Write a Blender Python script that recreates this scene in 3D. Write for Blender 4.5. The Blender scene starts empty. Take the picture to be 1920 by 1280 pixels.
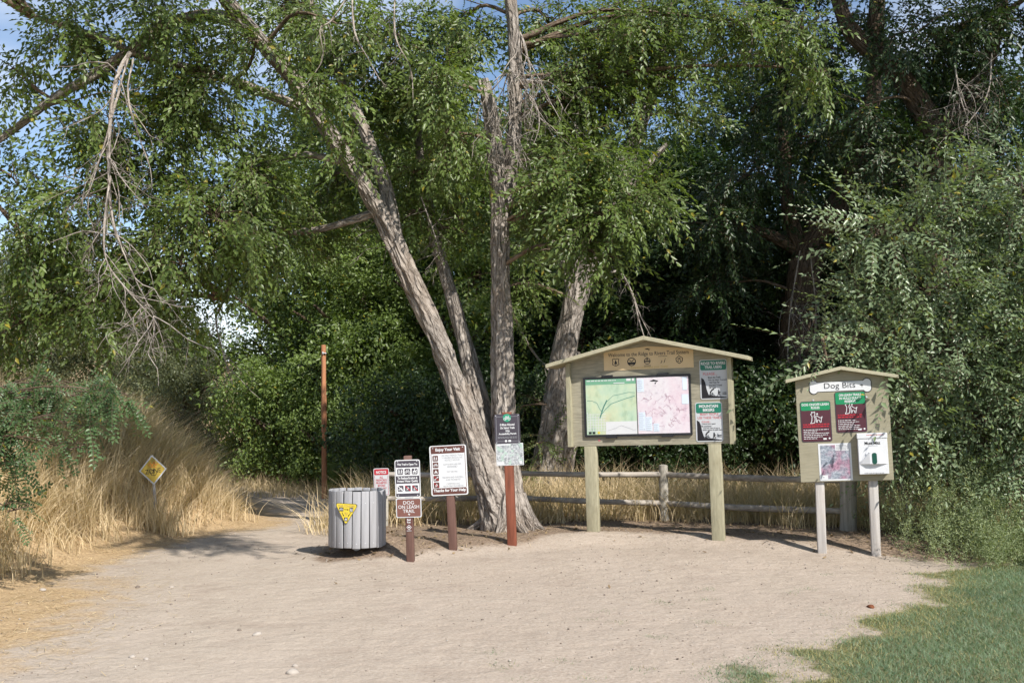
import bpy, math, random
import numpy as np
from mathutils import Vector
R = math.radians
rng = np.random.default_rng(7)
random.seed(7)
sc = bpy.context.scene
COL = sc.collection

# ------------------------------------------------------------------ camera
F_PX = 2059.0                    # focal length in pixels of the 1920 px wide photograph
PITCH = math.atan(117 / F_PX)
CAM = np.array([0.0, 0.0, 1.6])
cam = bpy.data.objects.new('camera', bpy.data.cameras.new('camera'))
COL.objects.link(cam)
cam.location = CAM
cam.rotation_euler = (R(90) + PITCH, 0, 0)
cam.data.sensor_width = 36
cam.data.lens = F_PX / 1920 * 36
cam.data.clip_start = 0.1
cam.data.clip_end = 2000
sc.camera = cam

# ------------------------------------------------------------------ sky, sun, exposure
SUN_AZ = R(37)                   # the sun stands behind the camera, this far to its right
SUN_EL = R(43)
w = bpy.data.worlds.new('World'); sc.world = w; w.use_nodes = True
nt = w.node_tree
sky = nt.nodes.new('ShaderNodeTexSky'); sky.sky_type = 'NISHITA'; sky.sun_disc = False
sky.sun_elevation = SUN_EL; sky.sun_rotation = math.pi - SUN_AZ
sky.altitude = 900; sky.air_density = 1.0; sky.dust_density = 0.6; sky.ozone_density = 1.5
bg = nt.nodes['Background']; bg.inputs['Strength'].default_value = 0.115
# thin broken cloud over the whole sky, denser towards the horizon
tcw = nt.nodes.new('ShaderNodeTexCoord')
mpw = nt.nodes.new('ShaderNodeMapping'); mpw.inputs['Scale'].default_value = (1, 1, 2.6)
nzw = nt.nodes.new('ShaderNodeTexNoise'); nzw.inputs['Scale'].default_value = 3.0; nzw.inputs['Detail'].default_value = 6
crw = nt.nodes.new('ShaderNodeValToRGB')
crw.color_ramp.elements[0].position = 0.46; crw.color_ramp.elements[1].position = 0.72
crw.color_ramp.elements[1].color = (0.75, 0.75, 0.75, 1)
mxw = nt.nodes.new('ShaderNodeMix'); mxw.data_type = 'RGBA'
mxw.inputs['B'].default_value = (8.0, 8.3, 8.8, 1)
nt.links.new(tcw.outputs['Generated'], mpw.inputs['Vector']); nt.links.new(mpw.outputs[0], nzw.inputs['Vector'])
nt.links.new(nzw.outputs[0], crw.inputs[0]); nt.links.new(crw.outputs[0], mxw.inputs['Factor'])
nt.links.new(sky.outputs[0], mxw.inputs['A']); nt.links.new(mxw.outputs['Result'], bg.inputs['Color'])

sl = bpy.data.lights.new('sun', 'SUN'); sl.energy = 5.0; sl.angle = R(0.53); sl.color = (1.0, 0.95, 0.88)
sun = bpy.data.objects.new('sun', sl); COL.objects.link(sun)
SUN_DIR = Vector((math.sin(SUN_AZ) * math.cos(SUN_EL), -math.cos(SUN_AZ) * math.cos(SUN_EL), math.sin(SUN_EL)))
sun.rotation_euler = SUN_DIR.to_track_quat('Z', 'Y').to_euler()
sun.location = (6, -8, 12)

sc.render.engine = 'CYCLES'
sc.view_settings.view_transform = 'Standard'; sc.view_settings.look = 'None'
sc.view_settings.gamma = 1; sc.view_settings.use_curve_mapping = False
sc.view_settings.exposure = 0.46
sc.cycles.max_bounces = 6; sc.cycles.diffuse_bounces = 3; sc.cycles.glossy_bounces = 2
sc.cycles.transmission_bounces = 4; sc.cycles.transparent_max_bounces = 4
sc.cycles.caustics_reflective = False; sc.cycles.caustics_refractive = False
sc.cycles.use_adaptive_sampling = True; sc.cycles.adaptive_threshold = 0.02
sc.cycles.use_denoising = True
try: sc.cycles.denoiser = 'OPENIMAGEDENOISE'
except Exception: pass

# ------------------------------------------------------------------ pixels to places
_f = np.array([0, math.cos(PITCH), math.sin(PITCH)]); _u = np.array([0, -math.sin(PITCH), math.cos(PITCH)])
def ray(px, py):
    return np.array([1.0, 0, 0]) * (px - 960) / F_PX + _u * (640 - py) / F_PX + _f
def P(px, py, D):
    d = ray(px, py); return CAM + d * (D / d[1])

def sstep(a, b, x):
    t = np.clip((x - a) / (b - a), 0, 1); return t * t * (3 - 2 * t)
def _hash(ix, iy, iz):
    h = (ix.astype(np.uint32) * np.uint32(374761393) + iy.astype(np.uint32) * np.uint32(668265263) + iz.astype(np.uint32) * np.uint32(2246822519))
    h = (h ^ (h >> np.uint32(13))) * np.uint32(1274126177)
    h = h ^ (h >> np.uint32(16))
    return h.astype(np.float64) / 4294967295.0
def vnoise(x, y, z=0.0):
    x, y, z = np.broadcast_arrays(np.asarray(x, float), np.asarray(y, float), np.asarray(z, float))
    ix, iy, iz = np.floor(x).astype(np.int64), np.floor(y).astype(np.int64), np.floor(z).astype(np.int64)
    fx, fy, fz = x - ix, y - iy, z - iz
    fx, fy, fz = fx*fx*(3-2*fx), fy*fy*(3-2*fy), fz*fz*(3-2*fz)
    r = 0
    for a in (0, 1):
        for b in (0, 1):
            for c in (0, 1):
                wgt = (fx if a else 1-fx) * (fy if b else 1-fy) * (fz if c else 1-fz)
                r = r + wgt * _hash(ix + a, iy + b, iz + c)
    return r
def fbm(x, y, z=0.0, o=3):
    s, a, t = 0, 0.5, 0
    for i in range(o):
        s = s + a * vnoise(np.asarray(x) * 2**i + 17*i, np.asarray(y) * 2**i - 9*i, np.asarray(z) * 2**i); t += a; a *= .5
    return s / t

# toe of the grassy bank (x as a function of y), and the edge of the lawn
def toe_x(y):
    return np.interp(y, [0, 9, 11, 12.5, 13.6, 14.6, 16.5, 18.5, 21, 30], [-4.4, -4.3, -4.35, -4.2, -3.85, -3.3, -3.75, -4.6, -6, -9])
def lawn_x(y):
    return np.interp(y, [0, 5, 6.3, 7.04, 7.88, 8.7, 9.75, 10.6, 11.2, 11.7, 12.2], [-.6, .45, 1.15, 1.7, 2.25, 2.85, 3.40, 3.95, 4.7, 6.4, 30])
def lawn_d(x, y):
    return x - lawn_x(y) + (fbm(x*2.2, y*2.2, 12, 4) - .5)*.95 + (fbm(x*.9, y*.9, 51, 2) - .5)*.3
def height(x, y):
    x = np.asarray(x, float); y = np.asarray(y, float)
    d = toe_x(y) - x
    h = 1.15 * sstep(-.1, 2.6, d) * sstep(4, 9.5, y) + 0.5 * sstep(2.4, 7, d)
    h = h + .05 * sstep(0, .5, d) * (fbm(x * 1.7, y * 1.7, 3) - .5) * 4
    # bed of the signs stands a little above the trodden path
    edge = np.interp(x, [-2.2, -1.9, -1.2, 0, 1.5, 3, 4.5], [14.5, 12.0, 11.35, 11.9, 12.5, 12.0, 11.6])
    h = h + .12 * sstep(-.35, .5, y - edge) * sstep(-2.35, -1.75, x) * (1 - .6 * sstep(4, 6, x))
    h = h + .05 * np.exp(-((x - 1.0) / 2.2) ** 2 - ((y - 11.4) / .9) ** 2)
    h = h + .10 * np.exp(-((x + 1.52) / .34) ** 2 - ((y - 11.85) / .33) ** 2)      # soil heaped under the bin
    h = h + .04 * (fbm(x * .5, y * .5, 1) - .5) + .025 * (fbm(x * 2.1, y * 2.1, 2) - .5)
    h = h + .10 * sstep(14.3, 16.5, y) * sstep(-2.5, -1, x) * (fbm(x, y, 9) - .3)
    # dry hill far off behind the bank
    h = h + 9 * sstep(60, 160, y) * sstep(-22, -90, x) + 3.5 * sstep(30, 70, y) * sstep(-18, -45, x)
    return h
def hz(x, y): return float(height(np.array([x]), np.array([y]))[0])
def G(px, py):
    """the place on the ground that the photograph shows at this pixel"""
    d = ray(px, py); lo, hi = 3.0, 90.0
    t = 3.0
    while t < 90:
        p = CAM + d * t
        if p[2] < hz(p[0], p[1]): break
        lo = t; t += .1
    hi = t
    for _ in range(20):
        m = (lo + hi) / 2; p = CAM + d * m
        if p[2] < hz(p[0], p[1]): hi = m
        else: lo = m
    return CAM + d * hi

# ------------------------------------------------------------------ mesh helpers
def tag(o, label=None, cat=None, group=None, kind=None):
    if label: o['label'] = label
    if cat: o['category'] = cat
    if group: o['group'] = group
    if kind: o['kind'] = kind
    return o
def empty(name, loc, rot=(0, 0, 0)):
    o = bpy.data.objects.new(name, None); COL.objects.link(o)
    o.location = loc; o.rotation_euler = rot; o.empty_display_size = .1
    return o
class MB:
    """collects vertices and faces; build() links them as one mesh object"""
    def __init__(s): s.v = []; s.f = []; s.uv = []; s.r = []; s.n = 0
    def add(s, v, f, uv=None, rnd=None):
        v = np.asarray(v, float).reshape(-1, 3); f = np.asarray(f, np.int64)
        s.v.append(v); s.f.append(f + s.n); s.n += len(v)
        s.uv.append(np.zeros((f.size, 2)) if uv is None else np.asarray(uv, float).reshape(-1, 2))
        s.r.append(np.zeros(len(v)) if rnd is None else np.broadcast_to(np.asarray(rnd, float), (len(v),)))
        return s
    def box(s, c, d, rot=None):
        c = np.array(c, float); d = np.array(d, float) / 2
        v = np.array([[x, y, z] for z in (-1, 1) for y in (-1, 1) for x in (-1, 1)]) * d
        if rot is not None: v = v @ np.array(rot).T
        s.add(v + c, [[0,2,3,1],[4,5,7,6],[0,1,5,4],[2,6,7,3],[0,4,6,2],[1,3,7,5]]); return s
    def mesh(s, name, smooth=False):
        me = bpy.data.meshes.new(name)
        V = np.concatenate(s.v); me.vertices.add(len(V)); me.vertices.foreach_set('co', V.ravel().astype(np.float32))
        tot = np.concatenate([np.full(len(f), f.shape[1]) for f in s.f]); loops = np.concatenate([f.ravel() for f in s.f])
        me.loops.add(len(loops)); me.loops.foreach_set('vertex_index', loops.astype(np.int32))
        me.polygons.add(len(tot)); me.polygons.foreach_set('loop_start', (np.cumsum(tot) - tot).astype(np.int32))
        me.polygons.foreach_set('loop_total', tot.astype(np.int32))
        if smooth: me.polygons.foreach_set('use_smooth', np.ones(len(tot), bool))
        a = me.attributes.new('rnd', 'FLOAT', 'POINT'); a.data.foreach_set('value', np.concatenate(s.r).astype(np.float32))
        uv = np.concatenate(s.uv)
        if uv.any():
            l = me.uv_layers.new(name='UVMap'); l.data.foreach_set('uv', uv.ravel().astype(np.float32))
        me.update(calc_edges=True); me.validate()
        return me
    def build(s, name, mat, parent=None, smooth=False):
        me = s.mesh(name, smooth); me.materials.append(mat)
        o = bpy.data.objects.new(name, me); COL.objects.link(o); o.parent = parent
        return o
def bevel(o, wd=.004, seg=2):
    m = o.modifiers.new('bevel', 'BEVEL'); m.width = wd; m.segments = seg; m.limit_method = 'ANGLE'; m.angle_limit = R(40)
    return o
def resample(pts, n):
    """Catmull-Rom through the points"""
    p = np.asarray(pts, float); m = len(p)
    if m == 2: return p[0] + (p[1] - p[0]) * np.linspace(0, 1, n)[:, None]
    e = np.vstack([2*p[0] - p[1], p, 2*p[-1] - p[-2]])
    t = np.linspace(0, m - 1, n); i = np.minimum(t.astype(int), m - 2); u = (t - i)[:, None]
    a, b, c, d = e[i], e[i+1], e[i+2], e[i+3]
    return .5 * (2*b + (c - a)*u + (2*a - 5*b + 4*c - d)*u**2 + (3*b - a - 3*c + d)*u**3)
def tube(mb, pts, rad, sides=8, bark=0.0, n=None, cap=True, rnd=0.0, seed=0):
    """a tapered limb along a smooth path; bark = depth of the furrows"""
    n = n or max(2, len(pts)); q = resample(pts, n)
    r = np.interp(np.linspace(0, 1, n), np.linspace(0, 1, len(rad)), rad)
    t = np.gradient(q, axis=0); t /= np.linalg.norm(t, axis=1)[:, None] + 1e-9
    up = np.array([0, 1.0, 0.0]) if abs(t[:, 1]).mean() < .8 else np.array([1.0, 0, 0])
    a = up - t * (t @ up)[:, None]; a /= np.linalg.norm(a, axis=1)[:, None]; b = np.cross(t, a)
    th = np.linspace(0, 2*np.pi, sides, endpoint=False)
    L = np.concatenate([[0], np.cumsum(np.linalg.norm(np.diff(q, axis=0), axis=1))])
    rr = np.repeat(r[:, None], sides, 1)
    if bark:
        cx, cy = np.cos(th)[None] * r[:, None], np.sin(th)[None] * r[:, None]
        lump = fbm(cx * 5 + seed, cy * 5, L[:, None] * 1.6, 2) - .5
        fur = 1 - np.abs(2 * fbm(cx * 15 + seed, cy * 15, L[:, None] * 2.4, 3) - 1) * 3.0
        rr = rr * (1 + .28 * lump) + bark * (fur - .4)
    v = q[:, None] + (np.cos(th)[None, :, None] * a[:, None] + np.sin(th)[None, :, None] * b[:, None]) * rr[..., None]
    i = np.arange(n - 1)[:, None] * sides; j = np.arange(sides)[None]; j2 = (j + 1) % sides
    f = np.stack([i + j, i + j2, i + sides + j2, i + sides + j], -1).reshape(-1, 4)
    rm = max(float(np.mean(r)), .01)
    u0 = th / (2*np.pi) * 2*np.pi * rm; u1 = u0 + 2*np.pi*rm/sides
    U0 = np.broadcast_to(u0[None], (n-1, sides)); U1 = np.broadcast_to(u1[None], (n-1, sides))
    V0 = np.broadcast_to(L[:-1, None], (n-1, sides)); V1 = np.broadcast_to(L[1:, None], (n-1, sides))
    uv = np.stack([np.stack([U0, V0], -1), np.stack([U1, V0], -1), np.stack([U1, V1], -1), np.stack([U0, V1], -1)], 2)
    mb.add(v.reshape(-1, 3), f, uv, rnd)
    if cap and sides >= 5:
        mb.add(np.vstack([v[-1], q[-1] + t[-1] * r[-1] * .25]), [[k, (k+1) % sides, sides] for k in range(sides)])
    return q, r

# ------------------------------------------------------------------ material helpers
def mat_base(name, rough=.8, spec=.3):
    m = bpy.data.materials.new(name); m.use_nodes = True
    b = m.node_tree.nodes['Principled BSDF']; b.inputs['Roughness'].default_value = rough
    b.inputs['Specular IOR Level'].default_value = spec
    return m, m.node_tree, b
def nd(nt, typ, **kw):
    n = nt.nodes.new(typ)
    for k, v in kw.items():
        if k in n.inputs: n.inputs[k].default_value = v
        else: setattr(n, k, v)
    return n
def ramp(nt, fac, stops):
    c = nt.nodes.new('ShaderNodeValToRGB'); e = c.color_ramp.elements
    while len(e) < len(stops): e.new(.5)
    for el, (p, col) in zip(e, stops): el.position = p; el.color = (*col, 1)
    nt.links.new(fac, c.inputs[0]); return c.outputs[0]
def noise(nt, vec, scale, detail=4, rough=.55, stretch=None):
    if stretch:
        mp = nd(nt, 'ShaderNodeMapping', Scale=stretch); nt.links.new(vec, mp.inputs[0]); vec = mp.outputs[0]
    n = nd(nt, 'ShaderNodeTexNoise', Scale=scale, Detail=detail, Roughness=rough); nt.links.new(vec, n.inputs['Vector'])
    return n.outputs[0]
def mixc(nt, fac, a, b, typ='MIX'):
    m = nt.nodes.new('ShaderNodeMix'); m.data_type = 'RGBA'; m.blend_type = typ
    for s, v in (('Factor', fac), ('A', a), ('B', b)):
        if isinstance(v, (int, float)): m.inputs[s].default_value = v
        elif isinstance(v, tuple): m.inputs[s].default_value = (*v, 1)
        else: nt.links.new(v, m.inputs[s])
    return m.outputs['Result']
def mth(nt, op, a, b=0.0):
    m = nt.nodes.new('ShaderNodeMath'); m.operation = op
    for i, v in enumerate((a, b)):
        if isinstance(v, (int, float)): m.inputs[i].default_value = v
        else: nt.links.new(v, m.inputs[i])
    return m.outputs[0]
def bump(nt, b, h, strength=.4, dist=.01):
    n = nd(nt, 'ShaderNodeBump', Strength=strength, Distance=dist); nt.links.new(h, n.inputs['Height']); nt.links.new(n.outputs[0], b.inputs['Normal'])
def attr(nt, name): return nd(nt, 'ShaderNodeAttribute', attribute_name=name).outputs['Fac']
def obj_co(nt): return nt.nodes.new('ShaderNodeTexCoord').outputs['Object']
M = {}
def simple(name, col, rough=.6, spec=.3, var=.12, scale=14.0, bmp=.15, stretch=None, dirt=None):
    """plain paint, plastic or wood: a colour with grain and wear"""
    m, nt, b = mat_base(name, rough, spec); co = obj_co(nt)
    n1 = noise(nt, co, scale, 5, .6, stretch)
    lo = tuple(c * (1 - var) for c in col); hi = tuple(min(1, c * (1 + var)) for c in col)
    c = ramp(nt, n1, [(.3, lo), (.7, hi)])
    if dirt:
        n2 = noise(nt, co, 3.2, 6, .65); f = ramp(nt, n2, [(.5, (0, 0, 0)), (.75, (1, 1, 1))]); c = mixc(nt, mth(nt, 'MULTIPLY', f, .55), c, dirt)
    nt.links.new(c, b.inputs['Base Color'])
    if bmp: bump(nt, b, n1, bmp, .004)
    M[name] = m; return m
def leaf_mat(name, dark, light, back, yellow=(.30, .26, .04), gloss=.42, trans=.3, ny=.965):
    m, nt, b = mat_base(name, gloss, .45)
    r = attr(nt, 'rnd')
    c = ramp(nt, r, [(0, dark), (.6, light), (ny, tuple(x * 1.25 for x in light)), (min(.999, ny + .02), yellow)])
    g = nt.nodes.new('ShaderNodeNewGeometry')
    c2 = mixc(nt, g.outputs['Backfacing'], c, back)
    c2 = mixc(nt, .45, c, c2)
    nt.links.new(c2, b.inputs['Base Color'])
    tr = nt.nodes.new('ShaderNodeBsdfTranslucent'); tc = mixc(nt, 1.0, c, (1.25, 1.35, .5), 'MULTIPLY'); nt.links.new(tc, tr.inputs['Color'])
    mx = nt.nodes.new('ShaderNodeMixShader'); mx.inputs[0].default_value = trans
    nt.links.new(b.outputs[0], mx.inputs[1]); nt.links.new(tr.outputs[0], mx.inputs[2])
    nt.links.new(mx.outputs[0], nt.nodes['Material Output'].inputs['Surface'])
    M[name] = m; return m
def bark_mat(name, ridge, crack, warm, wamt=.3, sc_=(15, 3.0)):
    m, nt, b = mat_base(name, .92, .1)
    uv = nt.nodes.new('ShaderNodeUVMap').outputs[0]
    n2 = noise(nt, uv, 1.0, 5, .65, (60, 16, 1)); n3 = noise(nt, obj_co(nt), 1.3, 4)
    wn = nd(nt, 'ShaderNodeTexNoise', Scale=1.0, Detail=3); mpn = nd(nt, 'ShaderNodeMapping', Scale=(11, 4, 1)); nt.links.new(uv, mpn.inputs[0]); nt.links.new(mpn.outputs[0], wn.inputs['Vector'])
    mp = nd(nt, 'ShaderNodeMapping', Scale=(sc_[0], sc_[1], 1)); nt.links.new(uv, mp.inputs[0])
    warp = nt.nodes.new('ShaderNodeVectorMath'); warp.operation = 'MULTIPLY_ADD'; warp.inputs[1].default_value = (1.7, 1.0, 0)
    nt.links.new(wn.outputs['Color'], warp.inputs[0]); nt.links.new(mp.outputs[0], warp.inputs[2])
    vo = nt.nodes.new('ShaderNodeTexVoronoi'); vo.feature = 'DISTANCE_TO_EDGE'; vo.inputs['Scale'].default_value = 1.0; nt.links.new(warp.outputs[0], vo.inputs['Vector'])
    dist = vo.outputs['Distance']
    c = ramp(nt, dist, [(.0, crack), (.10, tuple(.6*x + .4*y for x, y in zip(ridge, crack))), (.26, ridge), (.5, tuple(min(1, x * 1.2) for x in ridge))])
    c = mixc(nt, .45, c, ramp(nt, n2, [(.34, crack), (.52, ridge), (.7, tuple(min(1, x * 1.4) for x in ridge))]))
    c = mixc(nt, mth(nt, 'MULTIPLY', ramp(nt, n3, [(.50, (0, 0, 0)), (.70, (1, 1, 1))]), wamt), c, warm)
    nt.links.new(c, b.inputs['Base Color'])
    h = mth(nt, 'ADD', ramp(nt, dist, [(.0, (0, 0, 0)), (.3, (1, 1, 1))]), mth(nt, 'MULTIPLY', n2, .6))
    bump(nt, b, h, 1.0, .035)
    M[name] = m; return m

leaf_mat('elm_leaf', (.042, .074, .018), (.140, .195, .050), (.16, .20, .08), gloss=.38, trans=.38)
leaf_mat('wood_leaf', (.016, .034, .011), (.042, .076, .023), (.065, .09, .04))  # shade put into the colour: darkened so the wood looks black under its canopy
leaf_mat('far_leaf', (.055, .092, .022), (.145, .205, .050), (.16, .20, .08), trans=.36, ny=.93)
leaf_mat('sapling_leaf', (.070, .110, .048), (.205, .265, .145), (.23, .27, .18), gloss=.32, ny=.985)
leaf_mat('locust_leaf', (.036, .076, .028), (.095, .160, .062), (.13, .18, .09), gloss=.4, ny=.985)
leaf_mat('grey_leaf', (.060, .075, .035), (.13, .15, .07), (.15, .16, .09))
leaf_mat('weed_leaf', (.13, .17, .075), (.30, .35, .18), (.24, .29, .15), (.36, .33, .10), .6, .3, .92)
leaf_mat('turf', (.075, .125, .070), (.165, .235, .135), (.17, .24, .14), (.40, .34, .15), .5, .3, .95)
leaf_mat('dry_straw', (.34, .245, .14), (.62, .495, .315), (.60, .48, .30), (.22, .14, .07), .6, .25, .95)
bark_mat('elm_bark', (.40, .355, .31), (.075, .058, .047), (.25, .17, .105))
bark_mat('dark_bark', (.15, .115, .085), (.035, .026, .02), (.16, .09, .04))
bark_mat('dead_wood', (.47, .42, .37), (.22, .18, .15), (.38, .29, .20), .2)
bark_mat('twig', (.20, .15, .11), (.08, .06, .04), (.22, .13, .06))
# ------------------------------------------------------------------ the ground
def ground_mat():
    m, nt, b = mat_base('earth', .95, .15); co = obj_co(nt)
    lawn, straw, wood = attr(nt, 'lawn'), attr(nt, 'straw'), attr(nt, 'wood')
    n_big = noise(nt, co, .55, 5, .6); n_mid = noise(nt, co, 3.5, 5, .65); n_fine = noise(nt, co, 42, 4, .7); n_grit = noise(nt, co, 130, 2, .7)
    c = ramp(nt, n_big, [(.32, (0.329, 0.269, 0.212)), (.5, (0.397, 0.339, 0.275)), (.68, (0.359, 0.312, 0.260))])
    c = mixc(nt, .55, c, ramp(nt, n_mid, [(.3, (0.283, 0.226, 0.175)), (.55, (0.397, 0.335, 0.272)), (.8, (0.458, 0.406, 0.335))]))
    c = mixc(nt, .35, c, ramp(nt, n_fine, [(.3, (0.229, 0.187, 0.141)), (.55, (0.405, 0.351, 0.283)), (.72, (0.504, 0.468, 0.409))]))
    c = mixc(nt, .22, c, ramp(nt, n_grit, [(.35, (0.168, 0.140, 0.112)), (.6, (0.420, 0.374, 0.312)), (.7, (0.573, 0.546, 0.491))]))
    trk = noise(nt, co, 1.0, 4, .6, (1.6, .28, 1)); c = mixc(nt, mth(nt, 'MULTIPLY', ramp(nt, trk, [(.46, (0, 0, 0)), (.62, (1, 1, 1))]), .32), c, (.42, .36, .30))
    blo = noise(nt, co, 1.4, 6, .7); c = mixc(nt, mth(nt, 'MULTIPLY', ramp(nt, blo, [(.54, (0, 0, 0)), (.68, (1, 1, 1))]), .42), c, (.235, .185, .145))
    off = mth(nt, 'SUBTRACT', 1.0, attr(nt, 'track')); c = mixc(nt, mth(nt, 'MULTIPLY', off, .38), c, ramp(nt, n_fine, [(.3, (.20, .155, .12)), (.5, (.33, .27, .22)), (.7, (.44, .38, .325))]))
    def edge(a, k, scale, lo, hi):
        n = noise(nt, co, scale, 6, .7)
        v = mth(nt, 'ADD', a, mth(nt, 'MULTIPLY', mth(nt, 'SUBTRACT', n, .5), k))
        return ramp(nt, v, [(lo, (0, 0, 0)), (hi, (1, 1, 1))])
    s_col = ramp(nt, n_fine, [(.3, (.20, .135, .075)), (.5, (.36, .26, .15)), (.7, (.50, .39, .23))])
    c = mixc(nt, edge(straw, 1.3, 2.4, .38, .75), c, s_col)
    w_col = ramp(nt, n_fine, [(.3, (.10, .075, .052)), (.55, (.22, .165, .12)), (.75, (.34, .265, .19))])
    c = mixc(nt, edge(wood, 1.0, 2.0, .35, .7), c, w_col)
    l_col = ramp(nt, n_fine, [(.3, (.10, .10, .055)), (.6, (.16, .16, .08)), (.8, (.28, .23, .14))])
    c = mixc(nt, edge(lawn, 1.1, 3.0, .42, .66), c, l_col)
    c = mixc(nt, 1.0, c, (1.09, 1.07, 1.06), 'MULTIPLY')
    nt.links.new(c, b.inputs['Base Color'])
    n_step = noise(nt, co, 8.5, 3, .5)
    hgt = mth(nt, 'ADD', mth(nt, 'ADD', mth(nt, 'MULTIPLY', n_step, 1.3), mth(nt, 'MULTIPLY', n_mid, 1.5)), mth(nt, 'ADD', mth(nt, 'MULTIPLY', n_fine, .5), mth(nt, 'MULTIPLY', n_grit, .22)))
    bump(nt, b, hgt, .55, .03)
    M['earth'] = m
ground_mat()
def m_lawn(x, y): return sstep(-.15, .5, lawn_d(x, y)) * sstep(12.6, 11.6, y)
def m_track(x, y): return np.exp(-((x - np.interp(y, [3, 6, 9, 12, 14.5, 17, 20], [-1.6, -1.9, -2.5, -3.0, -2.6, -2.9, -3.8])) / 1.3) ** 2)
def m_straw(x, y):
    d = toe_x(y) - x
    a = sstep(-1.1, .35, d) * sstep(30, 22, y)
    near = sstep(-1.9, .2, np.interp(y, [3, 6, 9, 11], [-3.7, -3.75, -4.0, -4.3]) - x) * sstep(12, 9, y)
    back = sstep(13.9, 14.6, y) * sstep(-2.6, -2.1, x) * .75
    return np.clip(np.maximum(np.maximum(a, near * .9), np.maximum(back, sstep(19, 24, y))), 0, 1)
def m_wood(x, y):
    e = np.interp(x, [-2.1, -1.88, -1.55, -1.07, -.62, 0, .5, .85, 1.63, 2.24, 2.82, 3.34, 3.79, 4.26, 6], [11.4, 11.0, 11.2, 11.2, 11.6, 11.8, 12.5, 12.7, 12.75, 12.5, 12.1, 11.9, 11.6, 11.2, 11.0])
    bed = .86 * sstep(-.3, .4, y - e) * sstep(-2.35, -1.9, x)
    small = 0
    rgt = .6 * sstep(3.2, 4.2, x) * sstep(11.2, 12.2, y)
    return np.clip(np.maximum(np.maximum(bed, small), np.maximum(rgt, sstep(15.0, 17.5, y) * sstep(-2.8, -1.8, x))), 0, 1)
def axis(parts):
    return np.concatenate([np.arange(a, b, s) for a, b, s in parts])
gx = axis([(-400, -60, 20), (-60, -20, 3), (-20, -9, .5), (-9, 9, .09), (9, 20, .5), (20, 60, 3), (60, 401, 20)])
gy = axis([(-40, 2, 3), (2, 4.5, .3), (4.5, 19, .09), (19, 32, .4), (32, 80, 3), (80, 601, 20)])
GX, GY = np.meshgrid(gx, gy); GZ = height(GX, GY)
near_ = (np.abs(GX) < 9) & (GY > 4) & (GY < 19)
GZ = GZ + np.where(near_, .012 * (fbm(GX * 6, GY * 6, 5) - .5) + .02 * sstep(12, 13, GY) * (fbm(GX * 4, GY * 4, 6) - .5), 0)
V = np.stack([GX, GY, GZ], -1).reshape(-1, 3)
ny, nx = GX.shape
i, j = np.meshgrid(np.arange(ny - 1), np.arange(nx - 1), indexing='ij'); k0 = i * nx + j
FQ = np.stack([k0, k0 + 1, k0 + nx + 1, k0 + nx], -1).reshape(-1, 4)
cx, cy = V[FQ, 0].mean(1), V[FQ, 1].mean(1)
zone = np.zeros(len(FQ), int)
dt = toe_x(cy) - cx
zone[(cy < 19) & (cy > 2) & (dt < 0) & (np.abs(cx) < 9) & ((cy < 13.2) | (cx < -1.7))] = 1
zone[(dt >= 0) & (cx > -20) & (cy < 26) & (cy > 2)] = 2
zone[(cx > lawn_x(cy)) & (cy < 11.8) & (cy > 2)] = 3
att = {'lawn': m_lawn(V[:, 0], V[:, 1]), 'straw': m_straw(V[:, 0], V[:, 1]), 'wood': m_wood(V[:, 0], V[:, 1]), 'track': m_track(V[:, 0], V[:, 1])}
for zi, nm, lab, cat in ((0, 'ground', 'dry brown woodland floor under the trees behind the fence', 'ground'),
                         (1, 'dirt_path', 'pale trodden dirt clearing and trail leading back past the litter bin', 'path'),
                         (2, 'grassy_bank', 'bank of dry earth under tall straw grass beside the trail', 'bank'),
                         (3, 'lawn', 'soil under the green lawn in the near corner of the clearing', 'lawn')):
    fq = FQ[zone == zi]; used, inv = np.unique(fq, return_inverse=True)
    mb = MB(); mb.add(V[used], inv.reshape(-1, 4))
    o = mb.build(nm, M['earth'], None, True); tag(o, lab, cat, kind='structure')
    for a, val in att.items():
        at = o.data.attributes.new(a, 'FLOAT', 'POINT'); at.data.foreach_set('value', val[used].astype(np.float32))
# ------------------------------------------------------------------ drawing flat print
def rect(cx, cz, w, h): return [[(cx-w/2, cz-h/2), (cx+w/2, cz-h/2), (cx+w/2, cz+h/2), (cx-w/2, cz+h/2)]]
def rrect(cx, cz, w, h, r, n=5):
    p = []
    for sx, sz, a0 in ((1, -1, -90), (1, 1, 0), (-1, 1, 90), (-1, -1, 180)):
        for k in range(n + 1):
            a = R(a0 + 90 * k / n); p.append((cx + sx*(w/2 - r) + r*math.cos(a), cz + sz*(h/2 - r) + r*math.sin(a)))
    return [p]
def circ(cx, cz, r, n=16): return [[(cx + r*math.cos(2*math.pi*k/n), cz + r*math.sin(2*math.pi*k/n)) for k in range(n)]]
def ring(cx, cz, r, t, n=16):
    o = []
    for k in range(n):
        a, b = 2*math.pi*k/n, 2*math.pi*(k+1)/n
        o.append([(cx + q*math.cos(z), cz + q*math.sin(z)) for q, z in ((r-t, a), (r, a), (r, b), (r-t, b))])
    return o
def stroke(pts, w):
    o = []
    for (x0, z0), (x1, z1) in zip(pts, pts[1:]):
        d = math.hypot(x1-x0, z1-z0) or 1; nx_, nz_ = -(z1-z0)/d*w/2, (x1-x0)/d*w/2
        o.append([(x0-nx_, z0-nz_), (x1-nx_, z1-nz_), (x1+nx_, z1+nz_), (x0+nx_, z0+nz_)])
    return o
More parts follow.
